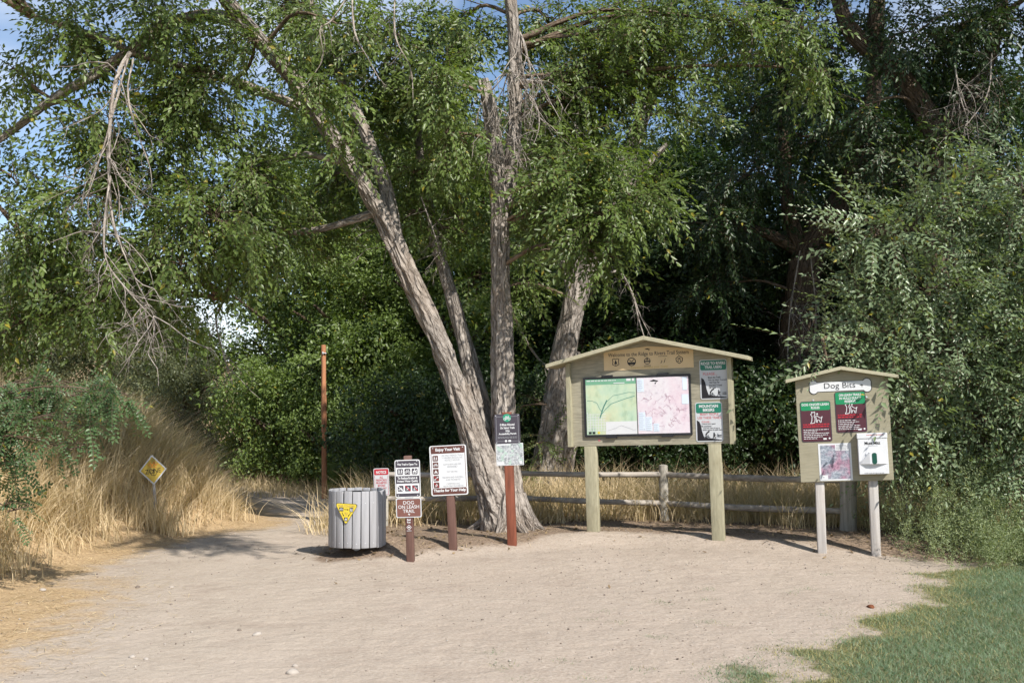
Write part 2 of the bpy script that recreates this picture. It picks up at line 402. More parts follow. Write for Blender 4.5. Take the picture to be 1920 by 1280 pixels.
def bike(cx, cz, s):
    a, b, c, d = (cx-.30*s, cz-.12*s), (cx+.30*s, cz-.12*s), (cx-.12*s, cz+.2*s), (cx+.2*s, cz+.2*s)
    m = (cx, cz-.12*s)
    return ring(*a, .2*s, .06*s, 12) + ring(*b, .2*s, .06*s, 12) + stroke([a, c, d, m, a], .06*s) + stroke([m, c], .06*s) + stroke([b, d, (cx+.18*s, cz+.32*s), (cx+.3*s, cz+.32*s)], .06*s) + stroke([(c[0]-.1*s, c[1]+.06*s), (c[0]+.06*s, c[1]+.06*s)], .06*s)
def walker(cx, cz, s):
    return circ(cx, cz+.36*s, .1*s, 10) + [[(cx-.12*s, cz-.05*s), (cx+.1*s, cz-.05*s), (cx+.12*s, cz+.24*s), (cx-.1*s, cz+.24*s)]] + stroke([(cx-.03*s, cz), (cx-.16*s, cz-.45*s)], .11*s) + stroke([(cx+.03*s, cz), (cx+.1*s, cz-.22*s), (cx+.16*s, cz-.45*s)], .11*s) + stroke([(cx+.08*s, cz+.18*s), (cx+.24*s, cz)], .08*s)
def rider(cx, cz, s):
    return circ(cx, cz+.4*s, .08*s, 10) + stroke([(cx, cz+.34*s), (cx-.03*s, cz+.1*s)], .13*s) + [[(cx-.32*s, cz-.1*s), (cx+.25*s, cz-.1*s), (cx+.3*s, cz+.08*s), (cx+.46*s, cz+.26*s), (cx+.36*s, cz+.32*s), (cx+.2*s, cz+.12*s), (cx-.3*s, cz+.1*s)]] + stroke([(cx-.26*s, cz-.05*s), (cx-.3*s, cz-.44*s)], .08*s) + stroke([(cx-.14*s, cz-.05*s), (cx-.1*s, cz-.44*s)], .08*s) + stroke([(cx+.18*s, cz-.05*s), (cx+.14*s, cz-.44*s)], .08*s) + stroke([(cx+.24*s, cz-.05*s), (cx+.36*s, cz-.3*s)], .08*s)
def flame(cx, cz, s):
    return [[(cx-.2*s, cz-.2*s), (cx+.2*s, cz-.2*s), (cx+.26*s, cz+.02*s), (cx+.12*s, cz+.14*s), (cx+.06*s, cz+.4*s), (cx-.1*s, cz+.1*s), (cx-.24*s, cz+.06*s)]] + stroke([(cx-.34*s, cz-.3*s), (cx+.34*s, cz-.22*s)], .08*s)
def tent(cx, cz, s): return [[(cx-.38*s, cz-.3*s), (cx-.1*s, cz-.3*s), (cx, cz-.02*s), (cx+.1*s, cz-.3*s), (cx+.38*s, cz-.3*s), (cx, cz+.36*s)]]
def dogs(cx, cz, s):
    a = [(-.46,-.5), (-.34,-.3), (-.3,.1), (-.42,.28), (-.3,.36), (-.34,.5), (-.2,.42), (-.08,.5), (-.06,.3), (-.14,.1), (-.06,-.1), (-.12,-.45)]
    b = [(.02,-.4), (.04,-.12), (-.02,.1), (.1,.16), (.2,.05), (.3,-.02), (.42,-.04), (.52,.08), (.44,-.14), (.4,-.42), (.32,-.42), (.28,-.22), (.12,-.22), (.1,-.42)]
    o = []
    for q in (a, b):
        pts = [(cx + x*s, cz + z*s) for x, z in q]; o += stroke(pts + pts[:1], .05*s)
    return o + circ(cx+.12*s, cz+.3*s, .07*s, 8)
def cliff(cx, cz, w, h):
    pts = [(-.5,-.5), (.5,-.5), (.5,-.47), (.1,-.40), (-.22,-.36), (-.30,-.05), (-.34,.25), (-.40,.42), (-.5,.5)]
    return [[(cx + x*w, cz + z*h) for x, z in pts]]
def text_mesh(s, bold=0.0, shear=0.0):
    cu = bpy.data.curves.new('t', 'FONT'); cu.body = s; cu.size = 1; cu.offset = bold; cu.resolution_u = 3; cu.align_x = 'CENTER'; cu.shear = shear
    o = bpy.data.objects.new('t', cu); COL.objects.link(o)
    me = bpy.data.meshes.new_from_object(o)
    v = np.zeros(len(me.vertices) * 3); me.vertices.foreach_get('co', v); v = v.reshape(-1, 3)
    f = [list(p.vertices) for p in me.polygons]
    bpy.data.objects.remove(o); bpy.data.curves.remove(cu); bpy.data.meshes.remove(me)
    return v[:, :2], f
class Board:
    """a sign on its post, laid out in photograph pixels from its base: x right, z up"""
    def __init__(s, name, px, py, roll, yaw, label, cat, group=None, xs=None, at=None, depth=None):
        p = G(px, py) if at is None else np.array(at)
        s.px, s.py, s.k, s.roll = px, py, p[1] / F_PX, R(roll); s.xs = xs or math.cos(R(yaw))
        s.root = empty(name, p, (0, 0, 0)); s.root.rotation_mode = 'XYZ'
        s.root.rotation_euler = (0, -R(roll), R(yaw))
        # roll acts first about the board's own normal, then the yaw about the vertical
        tag(s.root, label, cat, group)
    def L(s, px, py):
        """pixel of the photograph to layout coordinates, with the lean taken out"""
        dx, dz = px - s.px, s.py - py; c, n = math.cos(s.roll), math.sin(s.roll)
        return dx*c + dz*n, -dx*n + dz*c
    def m(s, x, z, y=0): return (x * s.k / s.xs, y, z * s.k)
    def flat(s, name, polys, mat, y, parent=None):
        """thin print at y metres in front of the board's plane"""
        vs, fs = [], []
        for p in polys:
            n = len(vs); ar = sum(a[0]*b[1] - b[0]*a[1] for a, b in zip(p, p[1:] + p[:1]))
            q = p if ar > 0 else p[::-1]
            vs += [s.m(x, z, -y) for x, z in q]; fs.append(list(range(n, n + len(q))))
        me = bpy.data.meshes.new(name); me.from_pydata(vs, [], fs); me.materials.append(M[mat] if isinstance(mat, str) else mat)
        o = bpy.data.objects.new(name, me); COL.objects.link(o); o.parent = parent or s.root
        if len(polys) > 1 and name in ('trail_line', 'map_legend', 'map_title', 'street_grid', 'rule_line', 'print_line', 'pictogram', 'emblem', 'scrawl'): o['kind'] = 'stuff'
        return o
    def flats(s, name, groups, mat, y, parent=None):
        return [s.flat(name, g, mat, y, parent) for g in groups]
    def plate(s, name, poly, mat, y0, y1, parent=None, bev=0.0):
        """a solid panel between y0 and y1 (metres in front of the plane)"""
        p = poly[0]; n = len(p)
        ar = sum(a[0]*b[1] - b[0]*a[1] for a, b in zip(p, p[1:] + p[:1]))
        p = p if ar > 0 else p[::-1]
        vs = [s.m(x, z, -y1) for x, z in p] + [s.m(x, z, -y0) for x, z in p]
        fs = [list(range(n)), list(range(2*n - 1, n - 1, -1))] + [[k, n + k, n + (k+1) % n, (k+1) % n] for k in range(n)]
        me = bpy.data.meshes.new(name); me.from_pydata(vs, [], fs); me.materials.append(M[mat] if isinstance(mat, str) else mat)
        o = bpy.data.objects.new(name, me); COL.objects.link(o); o.parent = parent or s.root
        if bev: bevel(o, bev)
        return o
    def text(s, lines, mat, y, parent=None, name='lettering'):
        """lines of (string, centre x, centre z, width, height[, bold[, slope]])"""
        vs, fs = [], []
        for ln in lines:
            st, cx, cz, wd, ht = ln[:5]; bold = ln[5] if len(ln) > 5 else .012; slope = ln[6] if len(ln) > 6 else 0
            v, f = text_mesh(st, bold)
            lo, hi = v.min(0), v.max(0); v = (v - (lo + hi) / 2) / (hi - lo) * [wd, ht]
            n = len(vs); vs += [s.m(cx + x, cz + z + slope * x, -y) for x, z in v]; fs += [[n + i for i in q] for q in f]
        me = bpy.data.meshes.new(name); me.from_pydata(vs, [], fs); me.materials.append(M[mat])
        o = bpy.data.objects.new(name, me); COL.objects.link(o); o.parent = parent or s.root; o['kind'] = 'stuff'
        return o
    def post(s, name, x, z0, z1, wpx, dep, mat, ymid=0.0, x1=None):
        """a squared timber from z0 to z1, wpx wide, dep metres deep"""
        a, b = s.m(x, z0), s.m(x if x1 is None else x1, z1); hw = wpx * s.k / s.xs / 2
        mb = MB(); vs = []
        for q, zz in ((a, a[2]), (b, b[2])):
            for sx, sy in ((-1, -1), (1, -1), (1, 1), (-1, 1)): vs.append((q[0] + sx*hw, ymid + sy*dep/2, zz))
        mb.add(vs, [[0,1,5,4], [1,2,6,5], [2,3,7,6], [3,0,4,7], [4,5,6,7], [3,2,1,0]])
        return bevel(mb.build(name, M[mat] if isinstance(mat, str) else mat, s.root), .006, 2)
    def screws(s, pts, r, mat, y):
        for x, z in pts:
            o = s.plate('screw', circ(x, z, r, 8), mat, y, y + .003)
def bars(x0, x1, z, n, step, h, jit=.25, seed=0):
    """rows of print too small to read"""
    q = random.Random(seed); o = []
    for k in range(n):
        x = x0; e = x1 - (x1 - x0) * q.random() * jit; zz = z - k * step
        while x < e:
            wd = min(q.uniform(.04, .14) * (x1 - x0), e - x); o += rect(x + wd/2, zz, wd, h); x += wd + .025 * (x1 - x0)
    return o

simple('white_print', (.62, .63, .64), .45, .3, .03, 8, 0)
simple('black_print', (.016, .015, .018), .45, .3, .05, 8, 0)
simple('brown_sign', (.105, .042, .034), .4, .4, .06, 8, 0)
simple('trail_sign_brown', (.17, .075, .06), .4, .4, .06, 8, 0)
simple('charcoal_sign', (.055, .048, .062), .4, .4, .05, 8, 0)
simple('red_print', (.40, .022, .035), .4, .4, .06, 8, 0)
simple('faded_red_print', (.52, .17, .18), .5, .3, .06, 8, 0)
simple('green_sign', (.014, .16, .105), .4, .4, .05, 8, 0)
simple('bright_green_sign', (.012, .22, .09), .4, .4, .05, 8, 0)
simple('maroon_sign', (.075, .022, .032), .4, .4, .06, 8, 0)
simple('yellow_sign', (.66, .52, .05), .4, .4, .05, 8, 0)
simple('worn_yellow', (.46, .33, .06), .5, .3, .2, 9, 0, None, (.45, .38, .2))
simple('grey_print', (.30, .31, .33), .5, .3, .05, 8, 0)
simple('orange_print', (.62, .2, .03), .5, .3, .2, 20, 0)
simple('gold_print', (.50, .36, .12), .5, .3, .05, 8, 0)
simple('tan_sign', (.62, .47, .27), .5, .3, .06, 5, 0)
simple('sign_grey_white', (.50, .52, .54), .45, .3, .04, 6, 0)
simple('kiosk_paint', (.30, .276, .208), .75, .2, .26, 9, .25, (1, 1, 9), (.20, .185, .12))
simple('kiosk_trim', (.335, .312, .215), .75, .2, .2, 7, .25, (6, 6, 1), (.24, .21, .13))
simple('roof_edge', (.40, .37, .26), .8, .2, .18, 12, .3, (2, 9, 9), (.30, .29, .22))
simple('dog_board', (.29, .265, .19), .75, .2, .12, 9, .25, (1, 1, 9), (.22, .20, .13))
simple('grey_timber', (.42, .395, .37), .85, .15, .25, 30, .5, (1, 1, .05), (.36, .30, .25))
simple('brown_timber', (.135, .075, .06), .7, .25, .25, 30, .4, (1, 1, .06), (.22, .15, .12))
simple('red_timber', (.20, .066, .038), .75, .25, .45, 26, .4, (1, 1, .08), (.16, .07, .05))
simple('rail_wood', (.36, .325, .285), .9, .1, .35, 22, .6, (.06, 1, 1), (.15, .12, .10))
simple('fence_post_wood', (.36, .335, .29), .9, .1, .35, 26, .6, (1, 1, .06), (.20, .17, .14))
simple('pole_wood', (.44, .205, .11), .85, .1, .25, 20, .4, (1, 1, .05), (.28, .10, .05))
simple('slat_plastic', (.31, .31, .322), .6, .35, .18, 40, .15, (1, 1, .04), (.30, .28, .26))
simple('metal', (.45, .46, .48), .4, .5, .1, 30, 0)
simple('bin_liner', (.02, .02, .022), .6, .3, .1, 10, 0)
simple('frame_black', (.018, .019, .022), .45, .4, .1, 10, 0)
simple('box_white', (.62, .63, .65), .5, .35, .03, 6, 0, None, (.60, .59, .57))
simple('slot_green', (.01, .07, .05), .5, .3, .1, 10, 0)

def map_mat(name, kind):
    m, nt, b = mat_base(name, .35, .45); co = obj_co(nt)
    if kind == 'relief':
        n = noise(nt, co, 3.0, 6, .6); n2 = noise(nt, co, 11, 6, .65, (1, 1, .6))
        c = ramp(nt, n, [(.3, (.34, .50, .40)), (.48, (.42, .56, .42)), (.58, (.50, .57, .38)), (.72, (.50, .46, .28))])
        c = mixc(nt, .35, c, ramp(nt, n2, [(.35, (.12, .26, .17)), (.5, (.46, .58, .42)), (.7, (.66, .68, .50))]))
    elif kind == 'trails':
        n = noise(nt, co, 1.6, 5, .6); n2 = noise(nt, co, 16, 5, .75)
        c = ramp(nt, n, [(.35, (.60, .66, .62)), (.5, (.66, .63, .66)), (.62, (.66, .50, .56))])
        c = mixc(nt, .5, c, ramp(nt, n2, [(.3, (.30, .22, .30)), (.44, (.62, .54, .60)), (.7, (.72, .71, .73))]))
    elif kind == 'photo':
        n = noise(nt, co, 34, 6, .8); n2 = noise(nt, co, 5, 3, .5)
        c = ramp(nt, n, [(.35, (.10, .12, .15)), (.5, (.26, .29, .34)), (.66, (.55, .58, .62))])
        c = mixc(nt, mth(nt, 'MULTIPLY', ramp(nt, n2, [(.48, (0, 0, 0)), (.58, (1, 1, 1))]), .6), c, ramp(nt, n, [(.4, (.20, .08, .13)), (.6, (.50, .14, .24))]))
    else:
        n = noise(nt, co, 46, 5, .8); n2 = noise(nt, co, 11, 3, .5)
        c = ramp(nt, n, [(.38, (.14, .15, .17)), (.5, (.38, .40, .41)), (.62, (.54, .56, .57))])
        c = mixc(nt, ramp(nt, n2, [(.54, (0, 0, 0)), (.58, (.6, .6, .6))]), c, (.36, .52, .42))
    nt.links.new(c, b.inputs['Base Color']); M[name] = m
for a, k in (('relief_map', 'relief'), ('trail_map', 'trails'), ('aerial_map', 'photo'), ('grey_map', 'grey')): map_mat(a, k)

# ------------------------------------------------------------------ notice kiosk
B = Board('notice_kiosk', 1228, 1007, 1.7, -18, 'olive wooden notice kiosk with low gable roof and two framed trail maps', 'kiosk')
B.root.location = G(1228, 1008)
L = B.L
XL, XR = L(1081, 834)[0], L(1362, 828)[0]
ZB = 172; XM = (XL + XR) / 2; ZE, ZA = 331, 366      # board bottom, roof underside at the board's sides and at the ridge
# roof line: z of the underside as a function of x
RH = 180; slope = (ZA - ZE) / ((XR - XL) / 2)
def rz(x): return ZA - abs(x - XM) * slope
board = B.plate('back_board', [[(XL, ZB), (XR, ZB), (XR, rz(XR)), (XM, ZA), (XL, rz(XL))]], 'kiosk_paint', 0, .03)
for sx, x in ((-1, XL), (1, XR)):
    B.plate('side_board', [[(x, ZB - 1), (x + sx*8, ZB - 1), (x + sx*8, rz(x + sx*8) - .5), (x, rz(x) - .5)]], 'kiosk_trim', -.06, .10, None, .004)
B.post('post', L(1117, 998)[0], -14, ZB - .5, 22, .10, 'kiosk_trim', .0)
B.post('post', L(1340, 1016)[0], -26, ZB - .5, 22, .10, 'kiosk_trim', .0)
TH = 7.5
for sx in (-1, 1):
    xe = XM + sx * RH
    B.plate('roof', [[(XM, ZA + .3), (xe, rz(xe) + .3), (xe, rz(xe) + TH), (XM, ZA + TH + .3)]], 'roof_edge', -.24, .235, None, .004)
# maps behind glass, in a black frame with clips
fx0, fz0 = L(1100, 710); fx1, fz1 = L(1297, 820); fz0 = L(1200, 706)[1]; fz1 = L(1200, 819)[1]
fm = (fx0 + fx1) / 2; fw, fh = fx1 - fx0, fz0 - fz1; fc = (fz0 + fz1) / 2
B.plate('map_frame', rrect(fm, fc, fw, fh, 2), 'frame_black', .0305, .055)
for x in (fm - fw*.27, fm + fw*.25):
    B.plate('frame_clip', rect(x, fc + fh/2 + 1, 20, 4), 'frame_black', .0305, .062); B.plate('frame_clip', rect(x + 4, fc - fh/2 - .6, 20, 4), 'frame_black', .0305, .062)
mw = fw * .475
ml, mr = fm - fw*.24, fm + fw*.243
lm = B.plate('map_sheet', rect(ml, fc, mw, fh - 9), 'relief_map', .055, .0565); lm['label'] = 'green shaded relief trail map'
rm = B.plate('map_sheet', rect(mr, fc, mw, fh - 9), 'trail_map', .055, .0565); rm['label'] = 'pale pink trail network map'
zt, zb_ = fc + (fh - 9)/2, fc - (fh - 9)/2; l0, r0 = ml - mw/2, mr - mw/2
Y = .0575
B.flat('map_header', rect(ml, zt - 5, mw, 10), 'green_header' if 'green_header' in M else simple('green_header', (.16, .36, .24), .5, .3, .05, 8, 0), Y, lm)
B.flat('map_title', bars(l0 + 2, l0 + 56, zt - 2.6, 1, 3, 1.6, 0, 1) + rect(l0 + mw*.86, zt - 2.5, 8, 4.5) + rect(l0 + mw*.95, zt - 2.5, 4, 4.5) + rect(l0 + mw*.67, zt - 8, 20, 1.6), 'white_print', Y + .001, lm)
B.flat('map_inset', rect(l0 + mw*.69, zb_ + 12, mw*.62, 24) , 'white_print', Y, lm)
B.flat('map_profile', stroke([(l0 + mw*(.42 + .055*q), zb_ + 7 + 8*math.exp(-((q - 5)/2.6)**2) + (q % 3)*.6) for q in range(11)], .5), 'grey_print', Y + .001, lm)
B.flat('street_grid', sum([stroke([(l0 + 2 + 5*q, zb_ + 6), (l0 + 2 + 5*q, zb_ + 42 - 2*q)], .9) for q in range(7)], []) + sum([stroke([(l0 + 1, zb_ + 8 + 5*q), (l0 + 36, zb_ + 8 + 5*q)], .9) for q in range(7)], []), 'white_print', Y, lm)
B.flat('trail_line', stroke([(l0 + mw*a, zb_ + (fh - 9)*b) for a, b in ((.02,.62),(.13,.61),(.22,.57),(.26,.48),(.3,.42),(.42,.6),(.55,.7),(.7,.72),(.85,.75),(.98,.74))], .8) + stroke([(l0 + mw*a, zb_ + (fh - 9)*b) for a, b in ((.28,.34),(.38,.45),(.5,.55),(.66,.6),(.8,.64),(.97,.68))], 1.2) + stroke([(l0 + mw*a, zb_ + (fh - 9)*b) for a, b in ((.27,.3),(.3,.38),(.35,.5),(.42,.62))], 2.2), simple('map_green', (.10, .25, .20), .5, .3, .05, 8, 0), Y, lm)
B.flats('map_legend', [rect(l0 + 6, zb_ + 3.5, 5, 4), rect(l0 + 13, zb_ + 3.5, 5, 4)], 'black_print', Y + .001, lm)
B.flat('map_legend', circ(l0 + 22, zb_ + 3.6, 2.4, 10), 'yellow_sign', Y + .001, lm)
B.flat('map_emblem', [[(r0 + mw*a, zb_ + (fh - 9)*b) for a, b in ((.25,.93),(.33,.965),(.42,.94),(.42,.925))], [(r0 + mw*a, zb_ + (fh - 9)*b) for a, b in ((.35,.9),(.4,.93),(.36,.87))]], 'black_print', Y, rm)
q = random.Random(5); tl = []
for k in range(26):
    a, b = q.uniform(.06, .8), q.uniform(.12, .72); pts = [(a, b)]
    for _ in range(6): a += q.uniform(-.04, .07); b += q.uniform(-.05, .05); pts.append((min(a, .98), min(max(b, .03), .95)))
    tl += stroke([(r0 + mw*x, zb_ + (fh - 9)*z) for x, z in pts], .55)
B.flat('trail_line', tl, simple('map_mauve', (.42, .26, .33), .5, .3, .05, 8, 0), Y, rm)
simple('map_blue', (.62, .70, .80), .5, .3, .05, 8, 0)
B.flats('map_legend', [rect(r0 + 7, zt - 14, 12, 24), rect(r0 + 8, zb_ + 23, 12, 34), rect(r0 + 20, zb_ + 18, 11, 26), rect(r0 + 33, zb_ + 11, 10, 15), rect(r0 + mw*.93, zt - 13, 8, 24), rect(r0 + mw*.93, zt - 42, 12, 18)], 'map_blue', Y + .001, rm)
B.flat('map_legend', bars(r0 + 3, r0 + 13, zb_ + 37, 9, 3.6, .7, .4, 2) + bars(r0 + 15, r0 + 25, zb_ + 28, 7, 3.6, .7, .4, 3) + bars(r0 + 29, r0 + 37, zb_ + 16, 4, 3.6, .7, .4, 4) + bars(r0 + 2, r0 + 12, zt - 5, 6, 3.4, .7, .4, 5), 'grey_print', Y + .002, rm)
# welcome panel
hx0, _ = L(1138, 680); hx1, _ = L(1299, 670); hm = (hx0 + hx1)/2; hw = hx1 - hx0
zt0, zl0, zb0 = L(1217, 651)[1], L(1138, 664)[1], L(1217, 694)[1]
hdr = B.plate('welcome_panel', [[(hx0, zb0), (hx1, zb0), (hx1, zl0 + 3), (hm, zt0), (hx0, zl0 + 3)]], 'tan_sign', .0305, .036)
zl = L(1217, 665)[1]
B.text([('Welcome to the Ridge to Rivers Trail System', hm, zl - 1, hw*.9, 9.5, .006)], 'black_print', .0375, hdr)
B.text([('Respect and Enjoy your Trails!', hm + 2, zb0 + 3.6, 66, 4.6, .01)], 'gold_print', .0375, hdr)
ze = zb0 + 15
em = []
x = hm - hw*.365; em.append(stroke([(x-6, ze+6), (x-3, ze+7), (x, ze+6), (x+3, ze+7), (x+6, ze+6), (x+5, ze+1), (x+6, ze-4), (x, ze-7), (x-6, ze-4), (x-5, ze+1), (x-6, ze+6)], 1.2) + [[(x-3, ze-3), (x+3, ze-3), (x, ze+5)]] + rect(x, ze-4, 1.2, 2.4))
x = hm - hw*.185; em.append(ring(x, ze, 8, 1.6) + [[(x-7, ze-1), (x+7, ze-1), (x+5, ze-5), (x-5, ze-5)]] + stroke([(x-4, ze+3), (x, ze), (x+4, ze+4)], 1.3))
x = hm - hw*.01; em.append(ring(x, ze, 6, 1.2) + rect(x, ze - .5, 11, 2.4) + [[(x-1.6, ze+2), (x+1.6, ze+2), (x, ze+9)]] + bars(x-6, x+6, ze-8, 2, 2, .9, 0, 8))
x = hm + hw*.165; em.append([[(x-4, ze+1), (x-1, ze-1), (x-3, ze-5), (x-5, ze-4), (x-2, ze-2)], [(x+1, ze-5), (x+3, ze-3), (x+5, ze+5), (x+3, ze+1)]] + bars(x-8, x+8, ze+8, 1, 2, .9, 0, 9))
x = hm + hw*.345; em.append(stroke([(x-6, ze+3), (x-5, ze-3), (x, ze-7), (x+5, ze-3), (x+6, ze+3), (x, ze+7), (x-6, ze+3)], 1.3) + [[(x-4, ze+1), (x, ze+4), (x+4, ze+1)]] + circ(x-2, ze-2, 1.3, 8) + circ(x+2, ze-2, 1.3, 8))
em.append([[(hm-6, zt0-5.5), (hm-1, zt0-4), (hm+5, zt0-5), (hm-1, zt0-6.5)], [(hm+1, zt0-7), (hm+4, zt0-6), (hm+2, zt0-9)]])
B.flats('emblem', em, 'black_print', .0375, hdr)
# the two small signs beside the maps
def rule_sign(cx, cz, wd, ht, head, lines, lab):
    p = B.plate('rule_sign', rrect(cx, cz, wd, ht, 4), 'sign_grey_white', .0305, .0345); p['label'] = lab
    B.flat('sign_header', [q for q in rrect(cx, cz + ht/2 - 10.5, wd - 3, 18, 3)], 'green_sign', .036, p)
    B.text([(head[0], cx, cz + ht/2 - 7, wd*head[2], 5.4, .03), (head[1], cx, cz + ht/2 - 14, wd*head[3], 5.4, .03)], 'white_print', .0372, p)
    B.text([(t, cx + ox*wd, cz + oz*ht, tw*wd, th) for t, ox, oz, tw, th in lines if t.isupper() and 'DO' not in t], 'faded_red_print', .036, p)
    B.text([(t, cx + ox*wd, cz + oz*ht, tw*wd, th, .02) for t, ox, oz, tw, th in lines if not (t.isupper() and 'DO' not in t)], 'black_print', .036, p)
    B.flat('pictogram', cliff(cx, cz - ht*.21, wd - 5, ht*.52) + bike(cx - wd*.1, cz - ht*.38, 11) + stroke([(cx - wd*.14, cz - ht*.33), (cx - wd*.08, cz - ht*.27), (cx - wd*.03, cz - ht*.25)], 2.4) + circ(cx - wd*.02, cz - ht*.24, 1.4, 8) + walker(cx + wd*.17, cz - ht*.34, 12) + bars(cx + wd*.3, cx + wd*.45, cz - ht*.34, 2, 2.6, 1.4, .1, 4), 'black_print', .0366, p)
x, z = L(1334, 714)
rule_sign(x, z, 48, 73, ('RIDGE TO RIVERS', 'TRAIL USERS', .88, .62), [('PLEASE...', -.12, .14, .52, 5), ('Share the Trails', .02, .05, .46, 3.4), ('Pick Up After Yourself', .14, -.02, .66, 3.4), ('And Your Pet', .02, -.075, .36, 3.4), ('DO NOT Travel', .06, -.15, .46, 3.4), ('Off Trail', -.06, -.205, .24, 3.4)], 'green and white sign asking trail users for courtesy')
x, z = L(1325.5, 792)
rule_sign(x, z, 47, 72, ('MOUNTAIN', 'BIKERS', .7, .42), [('MANY PEOPLE', .02, .2, .68, 4.6), ('USE THESE TRAILS', .02, .11, .88, 4.6), ('PLEASE...', -.1, .005, .34, 3.2), ('Control your speed', -.02, -.05, .5, 2.8), ('Be courteous', -.1, -.105, .36, 2.8), ('Yield the right of way to', .08, -.16, .62, 2.8), ('hikers, horses & uphill riders', .12, -.205, .72, 2.8)], 'green and white sign addressed to mountain bikers')
B.plate('sticker', circ(*L(1129, 827), 2.2, 10), 'faded_red_print', .0305, .032)

# ------------------------------------------------------------------ dog rules board
B = Board('dog_rules_board', 1596, 1040, 2.4, -12, 'olive gabled board with bone shaped sign on two weathered grey posts', 'notice board')
L = B.L
x0, z0 = L(1509, 906); x1, _ = L(1672, 901); zb = (z0 + L(1672, 901)[1])/2; xm = (x0 + x1)/2
ze_, za_ = L(1500, 716)[1], L(1581, 697)[1]
B.plate('back_board', [[(x0, zb), (x1, zb), (x1, ze_ - 1), (xm, za_), (x0, ze_ - 1)]], 'dog_board', 0, .025, None, .003)
sl_ = (za_ - ze_ + 1) / ((x1 - x0)/2)
for sx in (-1, 1):
    xe = xm + sx*99
    B.plate('roof', [[(xm, za_ + .3), (xe, za_ + .3 - 99*sl_), (xe, za_ + 6.5 - 99*sl_), (xm, za_ + 6.8)]], 'roof_edge', -.1, .11, None, .003)
B.post('post', L(1545, 1030)[0], -4, zb + 10, 16, .09, 'grey_timber', .046, L(1543, 905)[0])
B.post('post', L(1640, 1045)[0], -16, zb + 10, 16, .09, 'grey_timber', .046, L(1637, 903)[0])
# bone
cx_, cz_ = L(1581, 727)
def bone(cx, cz, a, b, r):
    pts = []
    for sx, sz, a0, a1 in ((1, -1, -150, 20), (1, 1, -20, 150), (-1, 1, 30, 200), (-1, -1, 160, 330)):
        for k in range(7):
            t = R(a0 + (a1 - a0)*k/6); pts.append((cx + sx*a + r*math.cos(t), cz + sz*b + r*math.sin(t)))
    return [pts]
bo = B.plate('bone_sign', bone(cx_, cz_, 47, 5, 8.6), 'black_print', .0255, .029)
B.flat('bone_face', bone(cx_, cz_, 47, 5, 7.2), 'white_print', .0302, bo)
B.text([('Dog Bits', cx_ - 1, cz_, 55, 14, .0)], 'black_print', .0312, bo)
B.flat('emblem', [[(cx_ + 34, cz_ + 1), (cx_ + 38, cz_ + 2.4), (cx_ + 41, cz_), (cx_ + 37, cz_ - .4)], [(cx_ + 37, cz_ - 1), (cx_ + 40, cz_ - 2), (cx_ + 38, cz_ - 3)]], 'black_print', .0312, bo)
def dog_sign(cx, cz, wd, ht, head, lab, seed):
    p = B.plate('dog_sign', rrect(cx, cz, wd, ht, 4), 'charcoal_sign', .0255, .029); p['label'] = lab
    hh = 6.2 * len(head) + 3.5
    B.flat('sign_field', rrect(cx, cz, wd - 2.4, ht - 2.4, 3.4), 'maroon_sign', .0302, p)
    B.flat('sign_header', rrect(cx, cz + ht/2 - hh/2 - 1.2, wd - 2.4, hh, 2.6), 'bright_green_sign', .0312, p)
    B.text([(t, cx, cz + ht/2 - 6 - 6.0*k, wd*f, 4.6, .03) for k, (t, f) in enumerate(head)], 'white_print', .0322, p)
    B.flat('pictogram', dogs(cx, cz + ht*.1, 22), 'white_print', .0312, p)
    B.flat('rule_line', bars(cx - wd*.43, cx + wd*.43, cz - ht*.07, 2, 4, 2.2, .2, seed), 'red_print', .0312, p)
    B.flat('rule_line', bars(cx - wd*.43, cx + wd*.43, cz - ht*.20, 6, 3.3, 1.1, .5, seed + 1), 'white_print', .0312, p)
    B.flat('emblem', rect(cx + wd*.26, cz - ht*.43, 6, 3) + circ(cx + wd*.41, cz - ht*.42, 1.7, 8), 'white_print', .0312, p)
dog_sign(*L(1537.5, 793), 54, 76, (('DOG ON/OFF-LEASH', .88), ('RULES', .28)), 'maroon sign headed dog on off leash rules', 31)
dog_sign(*L(1599, 775), 54, 76, (('ON-LEASH TRAILS', .72), ('IN HULLS GULCH', .70), ('RESERVE', .36)), 'maroon sign headed on leash trails', 41)
x, z = L(1570.5, 868)
p = B.plate('map_sheet', rect(x, z, 58, 69), 'white_print', .0255, .028)
B.flat('map_print', rect(x, z, 51, 63), 'aerial_map', .0292, p)
B.flats('map_legend', [rect(x + 14, z + 27, 26, 12), rect(x - 20, z - 28, 11, 8)], 'white_print', .0302, p)
B.flat('map_legend', bars(x + 3, x + 26, z + 31, 4, 2.6, 1, .3, 6) + circ(x - 22, z - 28, 1.2, 8), 'grey_print', .0312, p)
# mitt dispenser
x, z = L(1635.5, 852); wd, ht = 51, 76
D = empty('dispenser', (0, 0, 0)); D.parent = B.root
def dplate(nm, poly, mat, y0, y1, bev=0): return B.plate(nm, poly, mat, y0, y1, D, bev)
dplate('box', rect(x, z - 3, wd, ht - 8), 'box_white', .0255, .105, .004)
dplate('lid', rect(x - .3, z + ht/2 - 4.5, wd + 1.5, 9.5), 'box_white', .0255, .112, .004)
